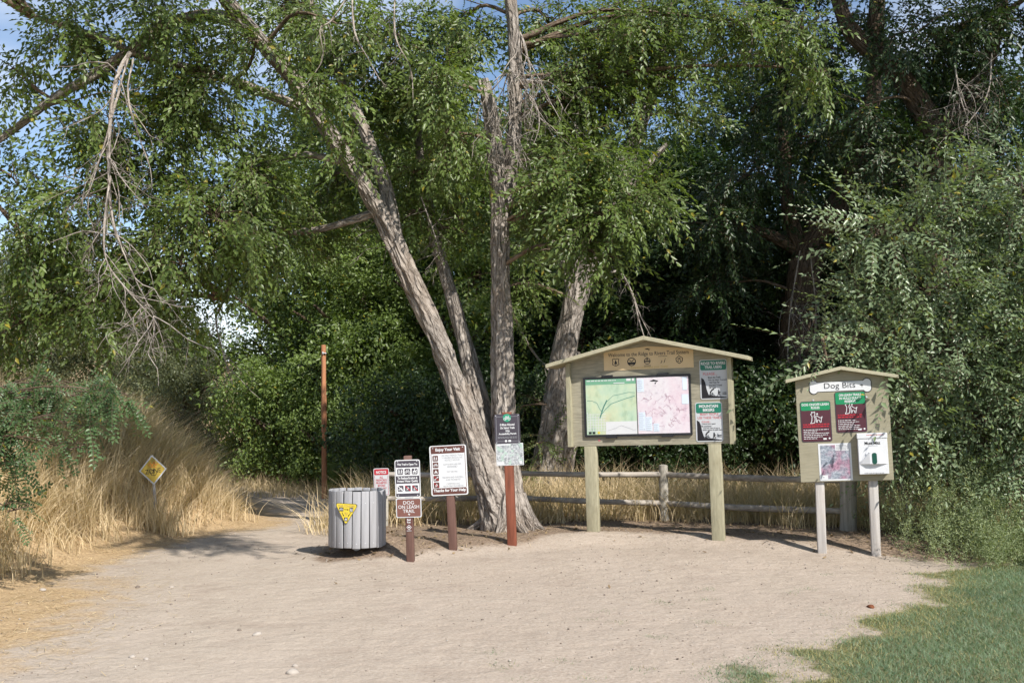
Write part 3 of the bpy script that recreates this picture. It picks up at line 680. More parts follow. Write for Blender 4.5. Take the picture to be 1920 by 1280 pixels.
# sloping hood of the slot
def B3(px_, pz_, y): return B.m(px_, pz_, -y)
hv = [B3(x - 25, z - 18, .1055), B3(x + 25, z - 18, .1055), B3(x - 7, z + 4, .1055), B3(x + 9, z + 4, .1055), B3(x - 7, z - 18, .14), B3(x + 9, z - 18, .14), B3(x - 7, z + 3, .14), B3(x + 9, z + 3, .14)]
me = bpy.data.meshes.new('hood'); me.from_pydata(hv, [], [[0, 4, 6, 2], [5, 1, 3, 7], [2, 6, 7, 3], [0, 1, 5, 4], [4, 5, 7, 6]]); me.materials.append(M['box_white'])
o = bpy.data.objects.new('hood', me); COL.objects.link(o); o.parent = D
B.flat('slot', rrect(x + 1, z - 8, 8.5, 21, 4), 'slot_green', .1412, D)
B.text([('Mutt Mitt', x - .5, z + 20, 27, 5.8, .03)], 'black_print', .1062, D)
B.flat('print_line', bars(x - 8, x + 8, z + 15, 1, 2, .8, 0, 3) + bars(x - 17, x + 17, z - 35, 1, 2, 1.6, 0, 7), 'grey_print', .1062, D)
B.flat('print_line', bars(x - 10, x + 20, z + ht/2 - 3, 1, 2, 1.4, 0, 9), 'faded_red_print', .1132, D)
B.flat('lock', circ(x, z + 26, 1.6, 10), 'grey_print', .1062, D)
for a, b_ in ((1533, 753), (1627, 747)): B.plate('bolt', circ(*L(a, b_), 1.8, 8), 'metal', .0255, .032)

# ------------------------------------------------------------------ sign on red post (e-bikes)
B = Board('electric_bike_sign', 960, 1023, 2.4, -4, 'dark sign with green bicycle disc above a small map on a red post', 'sign')
B.post('post', 0, -8, 248, 17, .10, 'red_timber', .05)
p = B.plate('sign_plate', rrect(.5, 217, 47.5, 55, 2), 'charcoal_sign', .001, .005)
B.flat('sign_border', stroke([(-20, 240), (-20, 194), (21, 194), (21, 240), (-20, 240)], .5), 'grey_print', .0062, p)
B.flat('sign_disc', circ(.5, 237.5, 7.6, 20), simple('disc_green', (.02, .26, .15), .4, .4, .05, 8, 0), .0066, p)
B.flat('pictogram', bike(.5, 237, 13), 'white_print', .0078, p)
B.text([('E-Bikes Allowed', .5, 225, 27, 4.2, .03), ('On Select Trails', .5, 219, 27, 4.2, .03), ('With', .5, 213, 8, 4, .03), ('Accessibility Permit', .5, 207.5, 33, 4.6, .03)], 'white_print', .0066, p)
B.flat('rule_line', bars(-18, 19, 202, 2, 2, .7, .1, 3), 'grey_print', .0066, p)
B.flat('emblem', circ(-3, 194.5, 2.2, 8) + rect(4, 194.5, 5, 3.4), 'white_print', .0070, p)
p = B.plate('map_sheet', rect(3, 169.5, 51, 41), 'white_print', .001, .004)
B.flat('map_print', rect(3, 169.5, 49, 39), 'grey_map', .0052, p)
B.flats('map_legend', [rect(-15, 153, 12, 6), rect(23, 154, 5, 5), rect(-8, 187.5, 26, 2)], 'white_print', .0064, p)
B.screws([(-20.5, 242), (21.5, 242), (-20.5, 192), (21.5, 192)], 1, 'metal', .005)

# ------------------------------------------------------------------ sign: enjoy your visit
B = Board('visitor_rules_sign', 849, 1031, 3.1, -3, 'white visitor rules sign with brown bands, tilted on a brown post', 'sign')
B.post('post', 0, -8, 170, 15, .09, 'brown_timber', .046)
cz = 148
p = B.plate('sign_plate', rrect(0, cz, 69, 93, 4), 'white_print', .001, .005)
B.flats('sign_band', [rrect(0, cz + 38.2, 64, 13.5, 2.4), rrect(0, cz - 38.5, 64, 12, 2.4)], 'brown_sign', .0062, p)
B.flats('sign_border', [rect(-31.6, cz, .9, 64), rect(31.6, cz, .9, 64)], 'brown_sign', .0062, p)
B.text([('Enjoy Your Visit', 0, cz + 38, 46, 7.4, .035), ('Thanks for Your Help', 0, cz - 37.5, 60, 7.2, .035)], 'white_print', .0074, p)
B.text([(t, 7.5, cz + z, wd, 3.4, .0) for t, z, wd in (('USE ONLY MARKED TRAILS', 27.5, 40), ('TO PREVENT EROSION AND', 23, 40), ('PROTECT WILDLIFE', 18.5, 28), ('SLOW DOWN AND RIDE', 11, 34), ('RESPONSIBLY', 6.5, 20), ('DAY USE ONLY', -2.5, 22), ('FIREARMS AND PAINTBALL', -13, 40), ('GUNS PROHIBITED', -17.5, 28), ('CAMPFIRES AND', -25, 26), ('FIREWORKS PROHIBITED', -29.5, 38))], 'grey_print', .0062, p)
zs = [23, 10.7, -1.7, -14, -26.5]
for k, z in enumerate(zs):
    t = B.flat('icon_tile', rrect(-24, cz + z, 10.4, 10.4, 1.4), 'brown_sign', .0062, p)
    g = (walker(-26, cz + z, 7.5) + walker(-22, cz + z - .4, 6.5), bike(-24, cz + z, 9), tent(-24, cz + z, 9), stroke([(-28, cz + z - 3), (-20, cz + z + 3)], 1.4) + stroke([(-26, cz + z - 3), (-25, cz + z)], 1.8), flame(-24, cz + z, 9))[k]
    B.flat('pictogram', g, 'white_print', .0074, t)
    if k >= 3: B.flat('bar', stroke([(-28.5, cz + z + 4.2), (-19.6, cz + z - 4.2)], 1.1), 'red_print', .0084, t)
B.screws([(-28, cz + 42), (28, cz + 42)], 1.1, 'metal', .0074)

# ------------------------------------------------------------------ sign: trail open to
B = Board('trail_use_sign', 769, 1053, 2.0, -3, 'white and black trail use sign over a brown dog leash plate', 'sign')
B.post('post', 0, -8, 196, 14, .085, 'brown_timber', .044)
cz = 154
p = B.plate('sign_plate', rrect(0, cz, 47.5, 70, 4), 'white_print', .001, .005)
B.flats('sign_band', [rrect(0, cz + 27, 44.4, 12.5, 2.4), rect(0, cz - 2, 44.4, 14), rrect(0, cz - 30.2, 44.4, 6, 2)], 'charcoal_sign', .0062, p)
B.flats('sign_border', [rect(-21.9, cz, .7, 58), rect(21.9, cz, .7, 58)], 'charcoal_sign', .0062, p)
B.text([('This Trail is Open To:', 0, cz + 26, 38, 5, .035), ('To Reduce Erosion &', 0, cz + 1.2, 37, 4.6, .035), ('Protect Water Quality', 0, cz - 5, 39, 5, .035)], 'white_print', .0074, p)
for row, z in enumerate((13, -18)):
    for col in range(3):
        x = (-13.6, 0, 13.6)[col]
        t = B.flat('icon_tile', rrect(x, cz + z, 10.8, 10.8, 1.6), 'charcoal_sign', .0062, p)
        g = (walker(x - 2.2, cz + z, 9) + walker(x + 2.4, cz + z, 8.6), bike(x, cz + z, 10.5), rider(x, cz + z, 11))[col] if row == 0 else (bike(x, cz + z - 1, 9), flame(x, cz + z, 9), rider(x, cz + z - 1, 9))[col]
        B.flat('pictogram', g, 'white_print', .0074, t)
        if row: B.flat('bar', stroke([(x - 5, cz + z + 5), (x + 5, cz + z - 5)], 1.5), ('white_print', 'red_print', 'red_print')[col], .0084, t)
B.screws([(-18, cz + 32), (18, cz + 32), (-18, cz - 31), (18, cz - 31)], 1.1, 'metal', .0074)
cz = 100
p = B.plate('dog_leash_plate', rrect(.5, cz, 47.5, 36, 3), 'sign_grey_white', .001, .005)
B.flat('sign_field', rrect(.5, cz, 44, 32.6, 2.4), 'trail_sign_brown', .0062, p)
B.text([('DOG', .5, cz + 9.6, 20, 6.4, .005), ('ON LEASH', .5, cz + 1.8, 39, 6.4, .005), ('TRAIL', .5, cz - 6, 22, 6.4, .005)], 'white_print', .0074, p)
B.flat('emblem', [[(-1.6, cz - 11.5), (1, cz - 10.5), (3.4, cz - 12), (1.4, cz - 12.4), (1.6, cz - 14.8), (.4, cz - 13)]], 'white_print', .0074, p)
p = B.plate('trail_decal', rect(.2, 69, 11.5, 25), 'brown_sign', .0005, .002)
B.text([('Red', 0, 78, 6.4, 3.6, .03), ('Fox', 0, 73.4, 6.4, 3.6, .03)], 'white_print', .0032, p)
B.flat('emblem', stroke([(-4.4, 64), (0, 68.4), (4.4, 64), (0, 59.6), (-4.4, 64)], .8) + rect(0, 64, 4, 2) + rect(0, 57.6, 9, .8), 'white_print', .0032, p)

# ------------------------------------------------------------------ litter bin of upright slats
BP = G(670, 1047); BP[1] += .3; BP = np.array([P(670, 1000, BP[1])[0], BP[1], hz(BP[0], BP[1])])
BIN = empty('litter_bin', BP); tag(BIN, 'round grey slatted litter bin with a yellow triangle sign', 'litter bin')
kk = (BP[1] - .29) / F_PX; rad = 52 * kk; zlo = P(670, 1028, BP[1] - .29)[2] - BP[2]; zhi = P(670, 921, BP[1] - .29)[2] - BP[2]
mb = MB(); ns = 20; sw = 2*math.pi*rad/ns*.9
mb.box((0, 0, (zlo + zhi)/2), (sw, .024, zhi - zlo)); sm_ = None
for k in range(ns):
    a = 2*math.pi*(k + .35)/ns + random.uniform(-.012, .012)
    if sm_ is None: o = mb.build('slat', M['slat_plastic'], BIN); sm_ = o.data
    else: o = bpy.data.objects.new('slat', sm_); COL.objects.link(o); o.parent = BIN
    o.location = (rad*math.sin(a), -rad*math.cos(a), random.uniform(-.006, .006)); o.rotation_euler = (0, random.uniform(-.008, .008), a); bevel(o, .004, 2)
    for z in (zlo + .05, zhi - .12):
        b_ = MB(); t = np.array([[.006*math.cos(q_), 0, .006*math.sin(q_)] for q_ in np.linspace(0, 2*math.pi, 8, endpoint=False)])
        b_.add(np.vstack([t + [0, -.0125, z], [[0, -.016, z]]]), [[q_, (q_ + 1) % 8, 8] for q_ in range(8)]); s_ = b_.build('bolt', M['metal'], o)
th = np.linspace(0, 2*np.pi, 33)[:-1]
def cyl(r0, r1, z0, z1, bottom=False):
    c = np.stack([np.cos(th), np.sin(th)], -1)
    v = np.vstack([np.c_[c*r0, np.full(32, z0)], np.c_[c*r1, np.full(32, z1)]]); m_ = MB()
    m_.add(v, [[q_, (q_ + 1) % 32, 32 + (q_ + 1) % 32, 32 + q_] for q_ in range(32)])
    if bottom: m_.add(np.vstack([np.c_[c*r0, np.full(32, z0)], [[0, 0, z0]]]), [[(q_ + 1) % 32, q_, 32] for q_ in range(32)])
    return m_
cyl(rad - .035, rad - .035, zlo + .03, zhi - .03, True).build('liner', M['bin_liner'], BIN, True)
for z in (zlo + .06, zhi - .11):
    m_ = MB(); r_ = np.array([[math.cos(a), math.sin(a)] for a in th])
    prof = [(rad - .03, z - .02), (rad - .0135, z - .02), (rad - .0135, z + .02), (rad - .03, z + .02)]
    v = np.vstack([np.c_[r_*q_[0], np.full(32, q_[1])] for q_ in prof])
    m_.add(v, [[a*32 + q_, a*32 + (q_ + 1) % 32, ((a + 1) % 4)*32 + (q_ + 1) % 32, ((a + 1) % 4)*32 + q_] for a in range(4) for q_ in range(32)]); m_.build('hoop', M['metal'], BIN)
cyl(.035, .035, -.2, zlo + .04).build('pedestal', M['metal'], BIN, True)
B = Board('t', 670, 1028, 3, 0, '', '', at=(BP[0], BP[1] - rad - .014, BP[2] + zlo)); bpy.data.objects.remove(B.root)
B.root = empty('courtesy_sign', (-.105, -rad - .012 + .012, zlo), (0, R(2), R(-14))); B.root.parent = BIN
x, z = 4, 67
tri = [[(x - 18, z + 16), (x - 20, z + 14), (x - 19.6, z + 11), (x - 2, z - 19), (x, z - 20), (x + 2, z - 19), (x + 19.6, z + 11), (x + 20, z + 14), (x + 18, z + 16)]]
B.plate('triangle_plate', [[(x + (a - x)*1.04, z + (b_ - z)*1.04) for a, b_ in tri[0]]], 'black_print', .002, .006)
B.flat('triangle_face', tri, 'yellow_sign', .0072)
B.text([('TRAIL COURTESY', x, z + 12, 34, 4, .02), ('YIELD', x, z - 1, 8, 2.4, .01), ('TO', x, z - 4, 4, 2.4, .01)], 'gold_print', .0084)
B.flats('icon_tile', [rect(x - 10, z + 5.5, 8.4, 7), rect(x + 10, z + 5.5, 7, 8), rect(x, z - 12.5, 7, 7)], 'black_print', .0084)
B.flats('pictogram', [bike(x - 10, z + 5.5, 8), walker(x + 8.6, z + 5.4, 7) + walker(x + 11.4, z + 5.4, 7), rider(x, z - 12.5, 7)], 'white_print', .0094)
B.flats('arrow', [stroke([(x - 4.4, z + 5.5), (x + 3, z + 5.5)], 1) + [[(x + 2, z + 7), (x + 5, z + 5.5), (x + 2, z + 4)]], stroke([(x + 8.6, z), (x + 5.5, z - 5)], 1) + [[(x + 6.8, z - 4.6), (x + 4, z - 8), (x + 4.4, z - 4)]], stroke([(x - 8.6, z), (x - 5.5, z - 5)], 1) + [[(x - 6.8, z - 4.6), (x - 4, z - 8), (x - 4.4, z - 4)]]], 'black_print', .0084)

# ------------------------------------------------------------------ rail fence
fa = G(720, 985); fb = G(1245, 976); fc_ = G(1590, 993)
fm1 = fa + (fb - fa) * .435                                  # post hidden behind the tree
FEN = empty('rail_fence', fa); tag(FEN, 'low weathered round rail fence with two rails behind the signs', 'fence')
def fpost(p, r, top, lean=0):
    m_ = MB(); z0 = hz(p[0], p[1]) - .25
    tube(m_, [(0, 0, z0 - fa[2]), (lean*.5, 0, (z0 + top)/2 - fa[2]), (lean, 0, top - fa[2])], [r, r*.98, r*.97], 14, .003, 10, True, 0, p[0]*3)
    o = m_.build('post', M['fence_post_wood'], FEN, True); o.location = (p[0] - fa[0], p[1] - fa[1], 0)
fpost(fa, .052, P(720, 884, fa[1])[2]); fpost(fb, .06, P(1245, 872, fb[1])[2], -.005); fpost(fc_, .10, P(1588, 884, fc_[1])[2], .01)
fpost(fm1, .055, P(948, 878, fm1[1])[2])
def rail(a, b, r):
    a, b = np.array(a), np.array(b); mid = (a + b)/2 + [0, 0, -.012]
    m_ = MB(); tube(m_, [a - fa, mid - fa, b - fa], [r*.9, r, r*.92], 10, .004, 26, True, 0, a[0]*5)
    m_.build('rail', M['rail_wood'], FEN, True)
rail(P(722, 889, fa[1]), P(950, 887, fm1[1]), .036); rail(P(722, 934, fa[1]), P(950, 932, fm1[1]), .034)
rail(P(946, 886, fm1[1]), P(1246, 889, fb[1]), .036); rail(P(946, 931, fm1[1]), P(1246, 943, fb[1]), .037)
rail(P(1244, 889, fb[1]), P(1590, 900, fc_[1]), .037); rail(P(1244, 943, fb[1]), P(1592, 958, fc_[1]), .038)

# ------------------------------------------------------------------ fireworks notice on the end post of the fence
ap = np.array([P(716, 985, fa[1] - .07)[0], fa[1] - .07, fa[2]])
B = Board('fireworks_notice', 716, 985, 2.2, -4, 'small white notice with red header behind the litter bin', 'sign', at=ap)
cz = 82
p = B.plate('sign_plate', rrect(2, cz, 29, 51, 3), 'sign_grey_white', .001, .004)
B.flats('sign_band', [rrect(2, cz + 18.5, 26.6, 11, 2)], 'red_print', .0052, p)
B.text([('NOTICE', 2, cz + 18, 19, 5.6, .03)], 'white_print', .0064, p)
B.text([(t, 2, cz + z, wd, 4, .02) for t, z, wd in (('ALL', 8.5, 7), ('FIREWORKS', 3.4, 20), ('PROHIBITED', -1.7, 20), ('BEYOND', -6.8, 14), ('THIS POINT', -11.9, 19))], 'red_print', .0052, p)
B.flat('sign_border', stroke([(-10.5, cz + 12), (-10.5, cz - 23.5), (14.5, cz - 23.5), (14.5, cz + 12)], .6), 'red_print', .0052, p)
B.plate('bracket', rect(2, cz, 5, 40), 'metal', -.02, .001)

# ------------------------------------------------------------------ yellow diamond on the bank
zp = P(295, 880, 13.6); zp0 = (zp[0], zp[1], hz(zp[0], zp[1]))
B = Board('diamond_sign', 295, 757 + (1.6 - zp0[2]) * F_PX / 13.6, 5, 10, 'worn yellow diamond sign with graffiti half buried in bank grass', 'sign', at=zp0)
zc = (zp[2] - zp0[2]) / B.k
B.post('post', -1, -20, zc + 27, 5, .04, 'grey_timber', .03)
def dia(r): return [[(0, zc - r), (r*.88, zc), (0, zc + r), (-r*.88, zc)]]
p = B.plate('diamond_plate', dia(28), 'sign_grey_white', .001, .005); B.flat('diamond_face', dia(24.5), 'worn_yellow', .0062, p)
B.text([('ZONE', 0, zc - 2, 28, 8.5, 0, .06)], 'black_print', .0074, p)
B.flat('scrawl', ring(1, zc - 5, 6, .9) + stroke([(1, zc + 1), (1, zc - 11)], .8) + stroke([(1, zc - 5), (-4, zc - 9)], .8), 'black_print', .0078, p)
B.flat('scrawl', stroke([(-8, zc + 8), (-4, zc + 14), (-1, zc + 7), (3, zc + 15), (5, zc + 8), (9, zc + 11)], 1.6) + stroke([(-6, zc + 6), (7, zc + 5)], 1.2), 'orange_print', .0074, p)

# ------------------------------------------------------------------ bare timber pole beside the trail
pb = np.array([P(609, 900, 18.8)[0], 18.8, 0.]); pb[2] = hz(pb[0], pb[1])
PO = empty('timber_pole', pb); tag(PO, 'bare orange brown timber pole standing among the trees beside the trail', 'pole')
mb = MB(); tp = P(606.5, 647, 18.8) - pb
tube(mb, [(0, 0, -.3), tp*.5, tp], [.050, .045, .040], 12, .003, 14, True); mb.build('shaft', M['pole_wood'], PO, True)
mb = MB(); mb.box(tp + [.03, -.05, -.14], (.06, .02, .02)); mb.box(tp + [0, -.05, -.14], (.02, .03, .05)); mb.build('bracket', M['metal'], PO)
# ------------------------------------------------------------------ leaves, sprays and growth
def unit(v): return v / (np.linalg.norm(v, axis=-1, keepdims=True) + 1e-9)
def leaf_template(specs):
    """specs: list of (base, direction, normal, length, width) -> (n, 4, 3)"""
    out = []
    for b, d, n, l, wd in specs:
        b, d, n = np.array(b, float), unit(np.array(d, float)), np.array(n, float)
        s = unit(np.cross(n, d)); n = unit(np.cross(d, s))
        out.append([b, b + d*l*.42 + s*wd/2 + n*wd*.16, b + d*l - n*l*.16, b + d*l*.42 - s*wd/2 + n*wd*.16])
    return np.array(out)
def spray(kind, q):
    sp = []
    if kind == 'elm':
        n = 13; Ls = .36
        for k in range(n):
            t = (k + .6) / n; side = 1 if k % 2 else -1; sag = -.10 * t * t
            base = (Ls*t, 0, sag); ang = R(52 - 22*t) * side
            d = (math.cos(ang), math.sin(ang), q.uniform(-.55, .05)); nn = (q.uniform(-.35, .35), q.uniform(-.35, .35) - side*.25, 1)
            l = .056 * q.uniform(.75, 1.15) * (1 - .35*abs(t - .6)); sp.append((base, d, nn, l, l*.46))
        sp.append(((Ls, 0, -.1), (1, 0, -.4), (0, q.uniform(-.3, .3), 1), .05, .024))
    elif kind == 'shoot':
        n = 22; Ls = .62
        for k in range(n):
            t = (k + .5) / n; side = 1 if k % 2 else -1; sag = -.16 * t * t
            base = (Ls*t, 0, sag); ang = R(62 - 25*t) * side
            d = (math.cos(ang), math.sin(ang), q.uniform(-.35, .05)); nn = (q.uniform(-.2, .2), q.uniform(-.2, .2) - side*.15, 1)
            l = .058 * q.uniform(.8, 1.1) * min(1, 2.2*(1.08 - t)); sp.append((base, d, nn, l, l*.45))
        sp.append(((Ls, 0, -.16), (1, 0, -.3), (0, 0, 1), .045, .02))
    elif kind == 'locust':
        Ls = .26; n = 9
        for k in range(n):
            t = (k + .8) / n; sag = -.07*t*t
            for side in (-1, 1):
                d = (.35, side, q.uniform(-.3, .1)); l = .040*q.uniform(.85, 1.1)
                sp.append(((Ls*t, 0, sag), d, (q.uniform(-.2, .2), q.uniform(-.2, .2), 1), l, l*.5))
        sp.append(((Ls, 0, -.07), (1, 0, -.2), (0, 0, 1), .04, .02))
    elif kind == 'weed':
        for k in range(16):
            t = k / 16; a = k * 2.4; sp.append(((.34*t, 0, 0), (.75, .7*math.cos(a), .7*math.sin(a)), (.5, -math.sin(a), math.cos(a)), .055*(1.1 - .7*t), .013))
    else:                       # bushy clump of a far tree
        for k in range(14):
            a = q.uniform(0, 6.28); t = q.uniform(.1, 1); b = (.36*t, .10*math.cos(a), .08*math.sin(a) - .1*t*t)
            sp.append((b, (q.uniform(-.2, 1), q.uniform(-1, 1), q.uniform(-.8, .3)), (q.uniform(-.6, .6), q.uniform(-.6, .6), 1), .062*q.uniform(.7, 1.2), .034))
    return leaf_template(sp)
TPL = {k: [spray(k, random.Random(s * 31 + 5)) for s in range(6)] for k in ('elm', 'shoot', 'locust', 'weed', 'far')}
UP = np.array([.22, -.50, .80])      # leaves turn their faces to the open, sunny side
def put_sprays(mb, kind, pos, dirs, scale, tone, roll=.6, g=None, tw=None):
    g = g or rng
    pos = np.asarray(pos, float); N = len(pos)
    if N == 0: return
    x = unit(np.asarray(dirs, float)); up = np.tile(UP, (N, 1)) + g.normal(0, roll, (N, 3))
    y = unit(np.cross(up, x)); z = np.cross(x, y)
    which = g.integers(0, 6, N); sc_ = np.broadcast_to(scale, (N,)); tone = np.broadcast_to(tone, (N,))
    if tw is not None:
        L_ = {'elm': .36, 'shoot': .62}.get(kind, .3); s1 = sc_[:, None]; sd = y * .0016
        a_, m_, e_ = pos, pos + s1*(x*L_*.5 - z*L_*.07), pos + s1*(x*L_ - z*L_*.27)
        Vt = np.stack([a_ - sd, a_ + sd, m_ + sd, m_ - sd, e_ + sd*.4, e_ - sd*.4], 1); bb = np.arange(N)[:, None]*6
        tw.add(Vt.reshape(-1, 3), np.concatenate([bb + [0, 1, 2, 3], bb + [3, 2, 4, 5]]))
    for k in range(6):
        i = np.where(which == k)[0]
        if not len(i): continue
        T = TPL[kind][k]; nl = len(T)
        v = pos[i][:, None, None] + sc_[i][:, None, None, None] * (T[None, ..., 0:1] * x[i][:, None, None] + T[None, ..., 1:2] * y[i][:, None, None] + T[None, ..., 2:3] * z[i][:, None, None])
        keep = g.random((len(i), nl)) < .93
        r = np.clip(.55 * tone[i][:, None] + .45 * g.random((len(i), nl)), 0, 1)
        r = np.where(g.random(r.shape) < .012, 1.0, np.minimum(r, .93))
        v = v[keep]; r = r[keep]; n = len(v); b = np.arange(n)[:, None] * 4
        mb.add(v.reshape(-1, 3), np.concatenate([b + [0, 2, 1], b + [0, 3, 2]]), None, np.repeat(r, 4))
class Tree:
    def __init__(s, name, base, label, group=None, cat='tree'):
        s.base = np.array(base, float); s.root = empty(name, base); tag(s.root, label, cat, group)
        s.wood = MB(); s.br = MB(); s.lf = MB(); s.dead = MB(); s.deads = []; s.sk = []; s.skr = []
        s.g = np.random.default_rng(abs(hash(label)) % 1000 if False else sum(map(ord, label)))
    def limb(s, pts, rad, sides=16, bark=.012, step=.06, anchor=True):
        p = np.array(pts, float) - s.base
        Ln = np.linalg.norm(np.diff(p, axis=0), axis=1).sum()
        q, r = tube(s.wood, p, rad, sides, bark, max(4, int(Ln / step)), True, 0, p[0, 0] * 7 + Ln)
        if anchor: s.sk.append(q[len(q)//4:]); s.skr.append(r[len(r)//4:])
    def blob(s, c, rad, nspray, kind='elm', scale=1.0, nsub=None, branch=True, droop=.45, tone=None, br=1.0, shoots=0.0):
        g = s.g; c = np.array(c, float) - s.base; rad = np.broadcast_to(np.array(rad, float), (3,))
        nsub = nsub or max(5, int(nspray / 11))
        sk = np.concatenate(s.sk) if s.sk else np.zeros((1, 3))
        d = np.linalg.norm((sk - c) * [1, 1, 1.3], axis=1) + np.maximum(0, sk[:, 2] - c[2]) * .6
        a = sk[d.argmin()]; v = c - a; ln = np.linalg.norm(v)
        mid = a + v * .5 + [0, 0, .12 * ln] + g.normal(0, .06 * ln + .01, 3)
        end = c + v / (ln + 1e-6) * rad.min() * .3 - [0, 0, rad[2] * .2]
        path = resample([a, mid, c, end], 14)
        if branch: tube(s.br, [a, mid, c, end], [br * v_ for v_ in (min(.05, .012 + .014 * ln), .022, .012, .006)], 6, 0, 12, False)
        u = g.normal(0, 1, (nsub, 3)); u = unit(u) * (g.random((nsub, 1)) ** .45)
        u = np.where(g.random((nsub, 1)) < shoots, u * 1.55 + [0, 0, .25], u)
        tgt = c + u * rad
        st = path[g.integers(4, 14, nsub)]
        st = st + (tgt - st) * .0
        m_ = (st + tgt) / 2 + np.stack([g.normal(0, .08, nsub), g.normal(0, .08, nsub), .12 * np.linalg.norm(tgt - st, axis=1)], 1)
        per = max(1, int(round(nspray / nsub)))
        t = g.random((nsub, per)) * .85 + .2
        T = t[..., None]
        pos = (1-T)**2 * st[:, None] + 2*T*(1-T) * m_[:, None] + T**2 * tgt[:, None]
        tan = unit(2*(1-T) * (m_ - st)[:, None] + 2*T * (tgt - m_)[:, None])
        dirs = tan * .55 + g.normal(0, .55, pos.shape) + unit(pos - c) * .35 + [0, 0, -droop]
        tn = np.clip((g.random(nsub)[:, None] * .7 + g.random((nsub, per)) * .3 if tone is None else tone + g.normal(0, .12, (nsub, per))), 0, 1)
        put_sprays(s.lf, kind, pos.reshape(-1, 3), dirs.reshape(-1, 3), scale * g.uniform(.6, 1.3, nsub * per), tn.reshape(-1), .55, g, s.br if branch else None)
        if branch:
            for k in range(nsub): tube(s.br, [st[k], m_[k], tgt[k]], [.008, .005, .0025], 4, 0, 6, False)
    def pblob(s, px, py, D, rx, ry, rd, n, **kw):
        k = D / F_PX; s.blob(P(px, py, D), (rx*k, rd, ry*k), n, **kw)
    def twigs(s, start, n, length, spread=.5, fall=.8, r=.006, dirv=(0, 0, -1), depth=2):
        """bare dead twigs hanging from a point, forking"""
        g = s.g; dirv = np.array(dirv, float)
        for _ in range(n):
            d = unit(dirv * fall + g.normal(0, spread, 3)); l = length * g.uniform(.5, 1.15)
            p = [np.array(start, float)]
            for k in range(4):
                d = unit(d + g.normal(0, .25, 3) + np.array([0, 0, -.14])); p.append(p[-1] + d * l / 4)
            tube(s.dead, np.array(p), [r, r*.75, r*.35], 5, 0, 9, False)
            if depth:
                for k in (1, 2, 3): 
                    if g.random() < .75: s.twigs(p[k], 1, length * .5, spread * 1.2, fall * .6, r * .6, d, depth - 1)
    def deadlimb(s, pts, rad, nt=10, lt=.5, r=.005, spread=.6):
        s.dead = MB(); s.deads.append(s.dead)
        p = np.array(pts, float) - s.base
        q, _ = tube(s.dead, p, rad, 8, .002, 24, False)
        for k in s.g.integers(4, 24, nt): s.twigs(q[k], 1, lt, spread, .7, r)
    def finish(s, bark='elm_bark', leaf='elm_leaf', trunk='trunk', crown='crown'):
        if s.wood.v: s.wood.build(trunk, M[bark], s.root, True)
        if s.br.v: s.br.build('branches', M['twig'], s.root, True)['kind'] = 'stuff'
        if s.lf.v: s.lf.build(crown, M[leaf], s.root)
        for d in s.deads:
            o = d.build('dead_branch', M['dead_wood'], s.root, True); o['label'] = 'pale bare dead branch with thin twigs'
        return s.root

# ------------------------------------------------------------------ the large elm behind the signs
b0 = G(955, 995); D0 = b0[1] + .15
def pp(l, D=None): return [P(x, y, (D or D0) + (e[0] if e else 0)) for x, y, *e in l]
E = Tree('elm_tree', (b0[0], D0, b0[2]), 'large elm with furrowed forked trunks, one leaning far over, behind the signs')
E.limb(pp([(948, 1012), (932, 960), (905, 870), (842, 685), (768, 520), (706, 388), (640, 285), (560, 160), (455, 40, -.6), (380, -60, -1.2)]), [.30, .215, .168, .128, .110, .100, .092, .09, .08, .06], 56, .026, .03)
E.limb(pp([(962, 1012), (952, 930, .1), (945, 800, .15), (941, 640, .15), (938, 500, .15), (935, 380, .1), (930, 300, .1), (918, 210, .1), (906, 150, .1)]), [.27, .18, .138, .122, .11, .108, .09, .08, .06], 52, .026, .03)
E.limb(pp([(938, 420, .15), (955, 330, .25), (966, 220, .3), (965, 100, .3), (955, -40, .3), (945, -200, .2)]), [.10, .10, .085, .08, .07, .05], 16, .010)
E.limb(pp([(930, 900, .35), (900, 790, .3), (878, 700, .25), (862, 610, .2), (850, 550, .15)]), [.15, .11, .075, .06, .045], 16, .012)
E.limb(pp([(920, 850, .45), (888, 700, .6), (848, 560, .8), (812, 430, 1), (790, 300, 1.2), (780, 200, 1.4)]), [.12, .10, .085, .075, .06, .04], 16, .010)
E.limb(pp([(745, 455, .15), (722, 350, .3), (690, 260, .45), (650, 170, .6), (600, 60, .8), (560, -80, 1)]), [.085, .085, .075, .065, .055, .04], 14, .008)
E.limb(pp([(455, 40, -.6), (380, 30, -.7), (300, 52, -.8), (245, 95, -.9), (170, 145, -1), (100, 185, -1.1), (30, 240, -1.1), (-60, 300, -1.2)]), [.085, .07, .065, .062, .055, .05, .04, .03], 14, .006)
E.limb(pp([(560, 200, 0), (470, 165, -.3), (400, 140, -.5), (330, 122, -.7), (245, 98, -.9), (200, 75, -1), (60, 30, -1.1)]), [.06, .06, .055, .05, .045, .04, .03], 12, .006)
E.limb(pp([(650, 305, .1), (570, 290, .2), (490, 310, .2), (420, 350, .1), (340, 420, 0)]), [.045, .04, .032, .025, .015], 10, .004)
E.limb(pp([(700, 400, .1), (600, 430, .4), (500, 445, .8), (440, 500, 1), (425, 560, 1)]), [.05, .045, .04, .03, .02], 10, .004)
